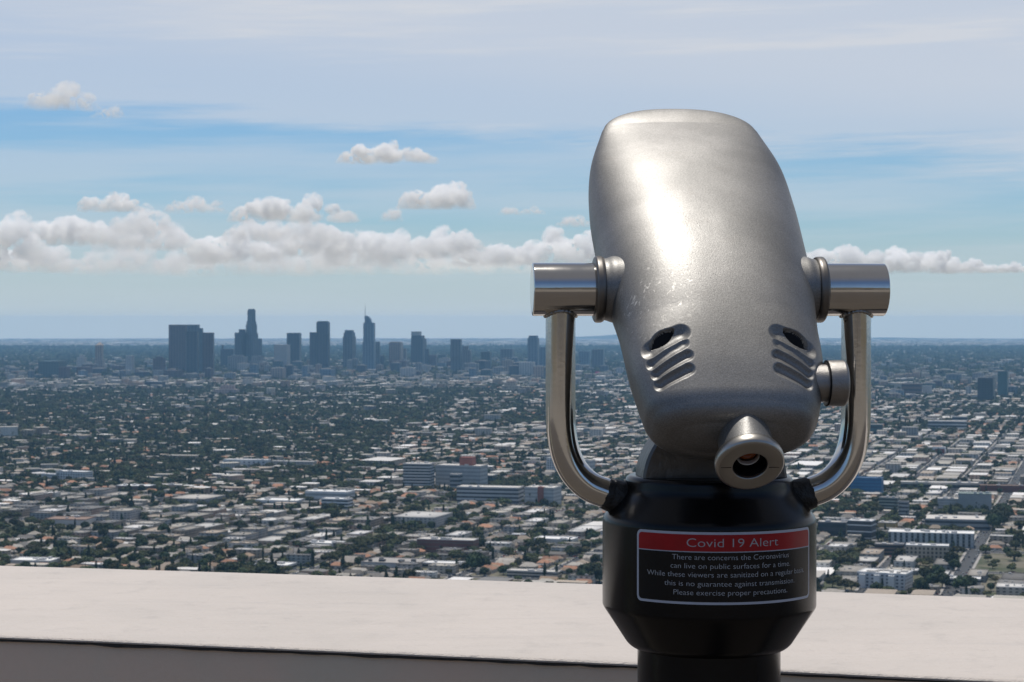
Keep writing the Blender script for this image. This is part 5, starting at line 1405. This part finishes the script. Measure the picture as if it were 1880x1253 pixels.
for i in oc:
    w_ = cn_[rc.choice(6, p=[.34, .24, .2, .08, .08, .06])]
    e = empty('parked_car', (cars[i, 0], cars[i, 1], cz[i]), -TH - cars[i, 2])
    tag(e, ' '.join(f'{w_} car parked at the kerb {beside(cpx[i], cpy[i])}'.split()[:16]), 'car', f'{w_} cars parked along the kerbs')
    for nm_, me_ in zip(('body', 'cabin', 'wheels'), CARM[w_]): link(nm_, me_, e)
rest_c = [i for i in range(len(cars)) if cv[i] and i not in set(oc)]
V1, F1 = merge(cb_, cc_); V1 = np.array(V1); nf1 = len(F1); F1 = np.array(F1); VV, FF_, CC = [], [], []
for q, i in enumerate(rest_c):
    a_ = -TH - cars[i, 2]; ca, sa = math.cos(a_), math.sin(a_)
    VV.append(np.stack([V1[:, 0] * ca - V1[:, 1] * sa + cars[i, 0], V1[:, 0] * sa + V1[:, 1] * ca + cars[i, 1], V1[:, 2] + cz[i]], -1)); FF_.append(F1 + q * len(V1))
    CC.append(np.vstack([np.tile(CARC[cn_[rc.choice(6, p=[.34, .24, .2, .08, .08, .06])]], (nf1 - 6, 1)), np.tile((.02, .025, .03), (6, 1))]))
cm_ = attr_mat('far_car_paint', .25, False)
tag(link('distant_cars', mesh_np('distant_cars', np.vstack(VV), np.vstack(FF_), (cm_,), cols=np.vstack(CC))), kind='stuff')

# ================================================================ CUMULUS CLOUDS
def cloud_mat(name, dens, h, seed, aniso=0.0):
    m = bpy.data.materials.new(name); m.use_nodes = True; t = m.node_tree; t.nodes.clear()
    v = N(t, 'ShaderNodeVolumeScatter'); v.inputs['Color'].default_value = (1, 1, 1, 1)
    v.inputs['Anisotropy'].default_value = aniso
    c = N(t, 'ShaderNodeTexCoord'); mp = N(t, 'ShaderNodeMapping'); mp.inputs['Scale'].default_value = (1 / h,) * 3
    mp.inputs['Location'].default_value = (seed * 1.7, seed * .9, 0); L(t, c.outputs['Object'], mp.inputs[0])
    n = noise(t, mp.outputs[0], 4.2, 5, .62, .25)
    zc = N(t, 'ShaderNodeSeparateXYZ'); L(t, c.outputs['Object'], zc.inputs[0])
    fade = mapr(t, zc.outputs[2], .02 * h, .55 * h, .10, 1.0)       # vapour thins out towards the base
    L(t, math_node(t, 'MULTIPLY', mapr(t, n, .38, .60, 0.0, dens), fade), v.inputs['Density'])
    L(t, v.outputs[0], N(t, 'ShaderNodeOutputMaterial').inputs['Volume']); return m
scene.cycles.volume_step_rate = 0.35
CTEX = []
for nm, sz, dp in (('billow', 1.0, 4), ('curl', .28, 3)):
    tx_ = bpy.data.textures.new(nm, 'CLOUDS'); tx_.noise_scale = sz; tx_.noise_depth = dp; CTEX.append(tx_)
def cloud(x0, x1, yt, yb, km, seed, label, dens=1.0, group='cumulus clouds', ragged=1.0):
    r = random.Random(seed); d = km * 1000
    xm = (x0 + x1) / 2; mpp = d / FPX
    w = (x1 - x0) * mpp; h = (yb - yt) * mpp; dpth = min(w, h * 3.5) * .7
    base = EYE + (588 - yb) * mpp; cx = (xm - 940) * mpp
    bm = bmesh.new(); n = max(16, int(30 * w / max(h * 2.2, 1)))
    for k in range(n):
        u = r.uniform(-1, 1); e = math.sqrt(max(1 - abs(u) ** 2.4, .02)) * (.72 + .28 * math.sin(u * 4 + seed) ** 2)
        rad = h * r.uniform(.20, .34) * (.5 + .5 * e)
        z = max(rad * .35, r.uniform(.1, 1.0) * (h * e - rad))
        y = r.uniform(-.5, .5) * dpth * e
        mt = Matrix.Translation((u * (w / 2 - rad * .6), y, z)) @ Matrix.Diagonal((1.25, 1.2, .95, 1))
        bmesh.ops.create_icosphere(bm, subdivisions=2, radius=rad, matrix=mt)
    me = bpy.data.meshes.new('cloud'); bm.to_mesh(me); bm.free()
    for v in me.vertices: v.co = v.co / h              # unit height while the modifiers work
    o = bpy.data.objects.new('cloud', me); COL.objects.link(o)
    rm = o.modifiers.new('r', 'REMESH'); rm.mode = 'VOXEL'; rm.voxel_size = .032
    for tx_, s in ((CTEX[0], .50 * ragged), (CTEX[1], .24 * ragged)):
        dm = o.modifiers.new('d', 'DISPLACE'); dm.texture = tx_; dm.strength = s; dm.mid_level = .45; dm.texture_coords = 'LOCAL'
    dg = bpy.context.evaluated_depsgraph_get(); ev = bpy.data.meshes.new_from_object(o.evaluated_get(dg))
    o.modifiers.clear()
    co = np.empty(len(ev.vertices) * 3, np.float32); ev.vertices.foreach_get('co', co); co = co.reshape(-1, 3)
    lowz = co[:, 2] < .10; co[lowz, 2] = .10 - (.10 - co[lowz, 2]) * .25
    co *= h; ev.vertices.foreach_set('co', co.ravel())
    ev.materials.clear(); ev.materials.append(cloud_mat('vapour', dens * 9.5 / h, h, seed))
    ev.polygons.foreach_set('use_smooth', np.ones(len(ev.polygons), bool)); ev.update()
    o.data = ev; o.location = (cx, d, base)
    tag(o, label, 'cloud', group); return o
CL = [
 (62, 182, 143, 207, 14, 'small ragged cloud alone at the upper left', .5, 1.3), (170, 236, 190, 220, 15, 'faint wisp trailing right from the small upper left cloud', .18, 1.4),
 (620, 802, 256, 303, 16, 'flat based white cloud alone in the blue band above mid skyline', .9, 1.0), (740, 876, 325, 388, 18, 'rounded white cloud below and right of the flat based one', 1.0, 1.0),
 (422, 660, 348, 412, 24, 'broad bright cloud with two humps above the main bank', 1.0, 1.1), (146, 264, 348, 392, 25, 'lumpy cloud at left standing on the main bank', .8, 1.1),
 (308, 416, 356, 394, 26, 'thin pale cloud between the left lump and the two humped one', .4, 1.2), (698, 740, 378, 410, 25, 'tiny tuft just left of the rounded white cloud', .35, 1.3),
 (918, 962, 376, 397, 26, 'small faint tuft between mid sky and the viewer, left one', .25, 1.3), (960, 1002, 377, 396, 26, 'small faint tuft between mid sky and the viewer, right one', .2, 1.3), (1024, 1090, 388, 420, 28, 'faint cloud touching the left side of the viewer head', .35, 1.2),
 (-60, 92, 392, 484, 30, 'large cloud at the left edge of the main bank', 1.0, 1.1), (52, 225, 384, 456, 31, 'domed cloud right of the left edge one', .9, 1.1), (180, 382, 388, 466, 33, 'pale cloud mass below the left lump', .7, 1.2),
 (340, 530, 410, 488, 33, 'bright topped cloud left of centre in the main bank', 1.0, 1.1), (470, 690, 402, 478, 34, 'long cloud under the two humped one', .9, 1.1), (590, 770, 398, 494, 35, 'tall mass in the middle of the bank', .9, 1.1),
 (690, 890, 416, 480, 36, 'grey bellied cloud below the tiny tuft', .9, 1.1), (830, 1000, 434, 492, 37, 'low cloud right of the grey bellied one', .85, 1.1), (938, 1130, 414, 490, 38, 'billowing cloud running behind the viewer head', 1.0, 1.1),
 (-40, 180, 440, 504, 42, 'flat grey cloud low at the left edge', .6, 1.1), (110, 350, 436, 510, 43, 'low hazy cloud in the second row at left', .3, 1.3), (280, 580, 440, 512, 44, 'low hazy cloud in the second row left of centre', .3, 1.3),
 (520, 780, 440, 510, 45, 'low hazy cloud in the second row at centre', .3, 1.3), (720, 1000, 446, 508, 46, 'low hazy cloud in the second row right of centre', .28, 1.3),
 
 (205, 330, 372, 440, 29, 'soft hump joining the left lump to the main bank', .6, 1.2), (400, 640, 392, 450, 29, 'soft white mass between the two humped cloud and the bank', .55, 1.2), (770, 900, 414, 470, 30, 'white hump rising from the right half of the bank', .7, 1.2),
 (1450, 1640, 436, 506, 40, 'bright cloud directly right of the viewer head', 1.0, 1.1), (1580, 1800, 452, 505, 41, 'long cloud in the middle of the right bank', .9, 1.1), (1720, 1830, 470, 504, 42, 'low tapering cloud in the right bank', .8, 1.1), (1800, 1920, 478, 503, 42, 'pale low cloud at the right edge', .7, 1.1),
]
for q, (x0, x1, yt, yb, km, lab, dn, rag) in enumerate(CL):
    cloud(x0, x1, yt, yb, km, 40 + q, lab, dn, ragged=rag)
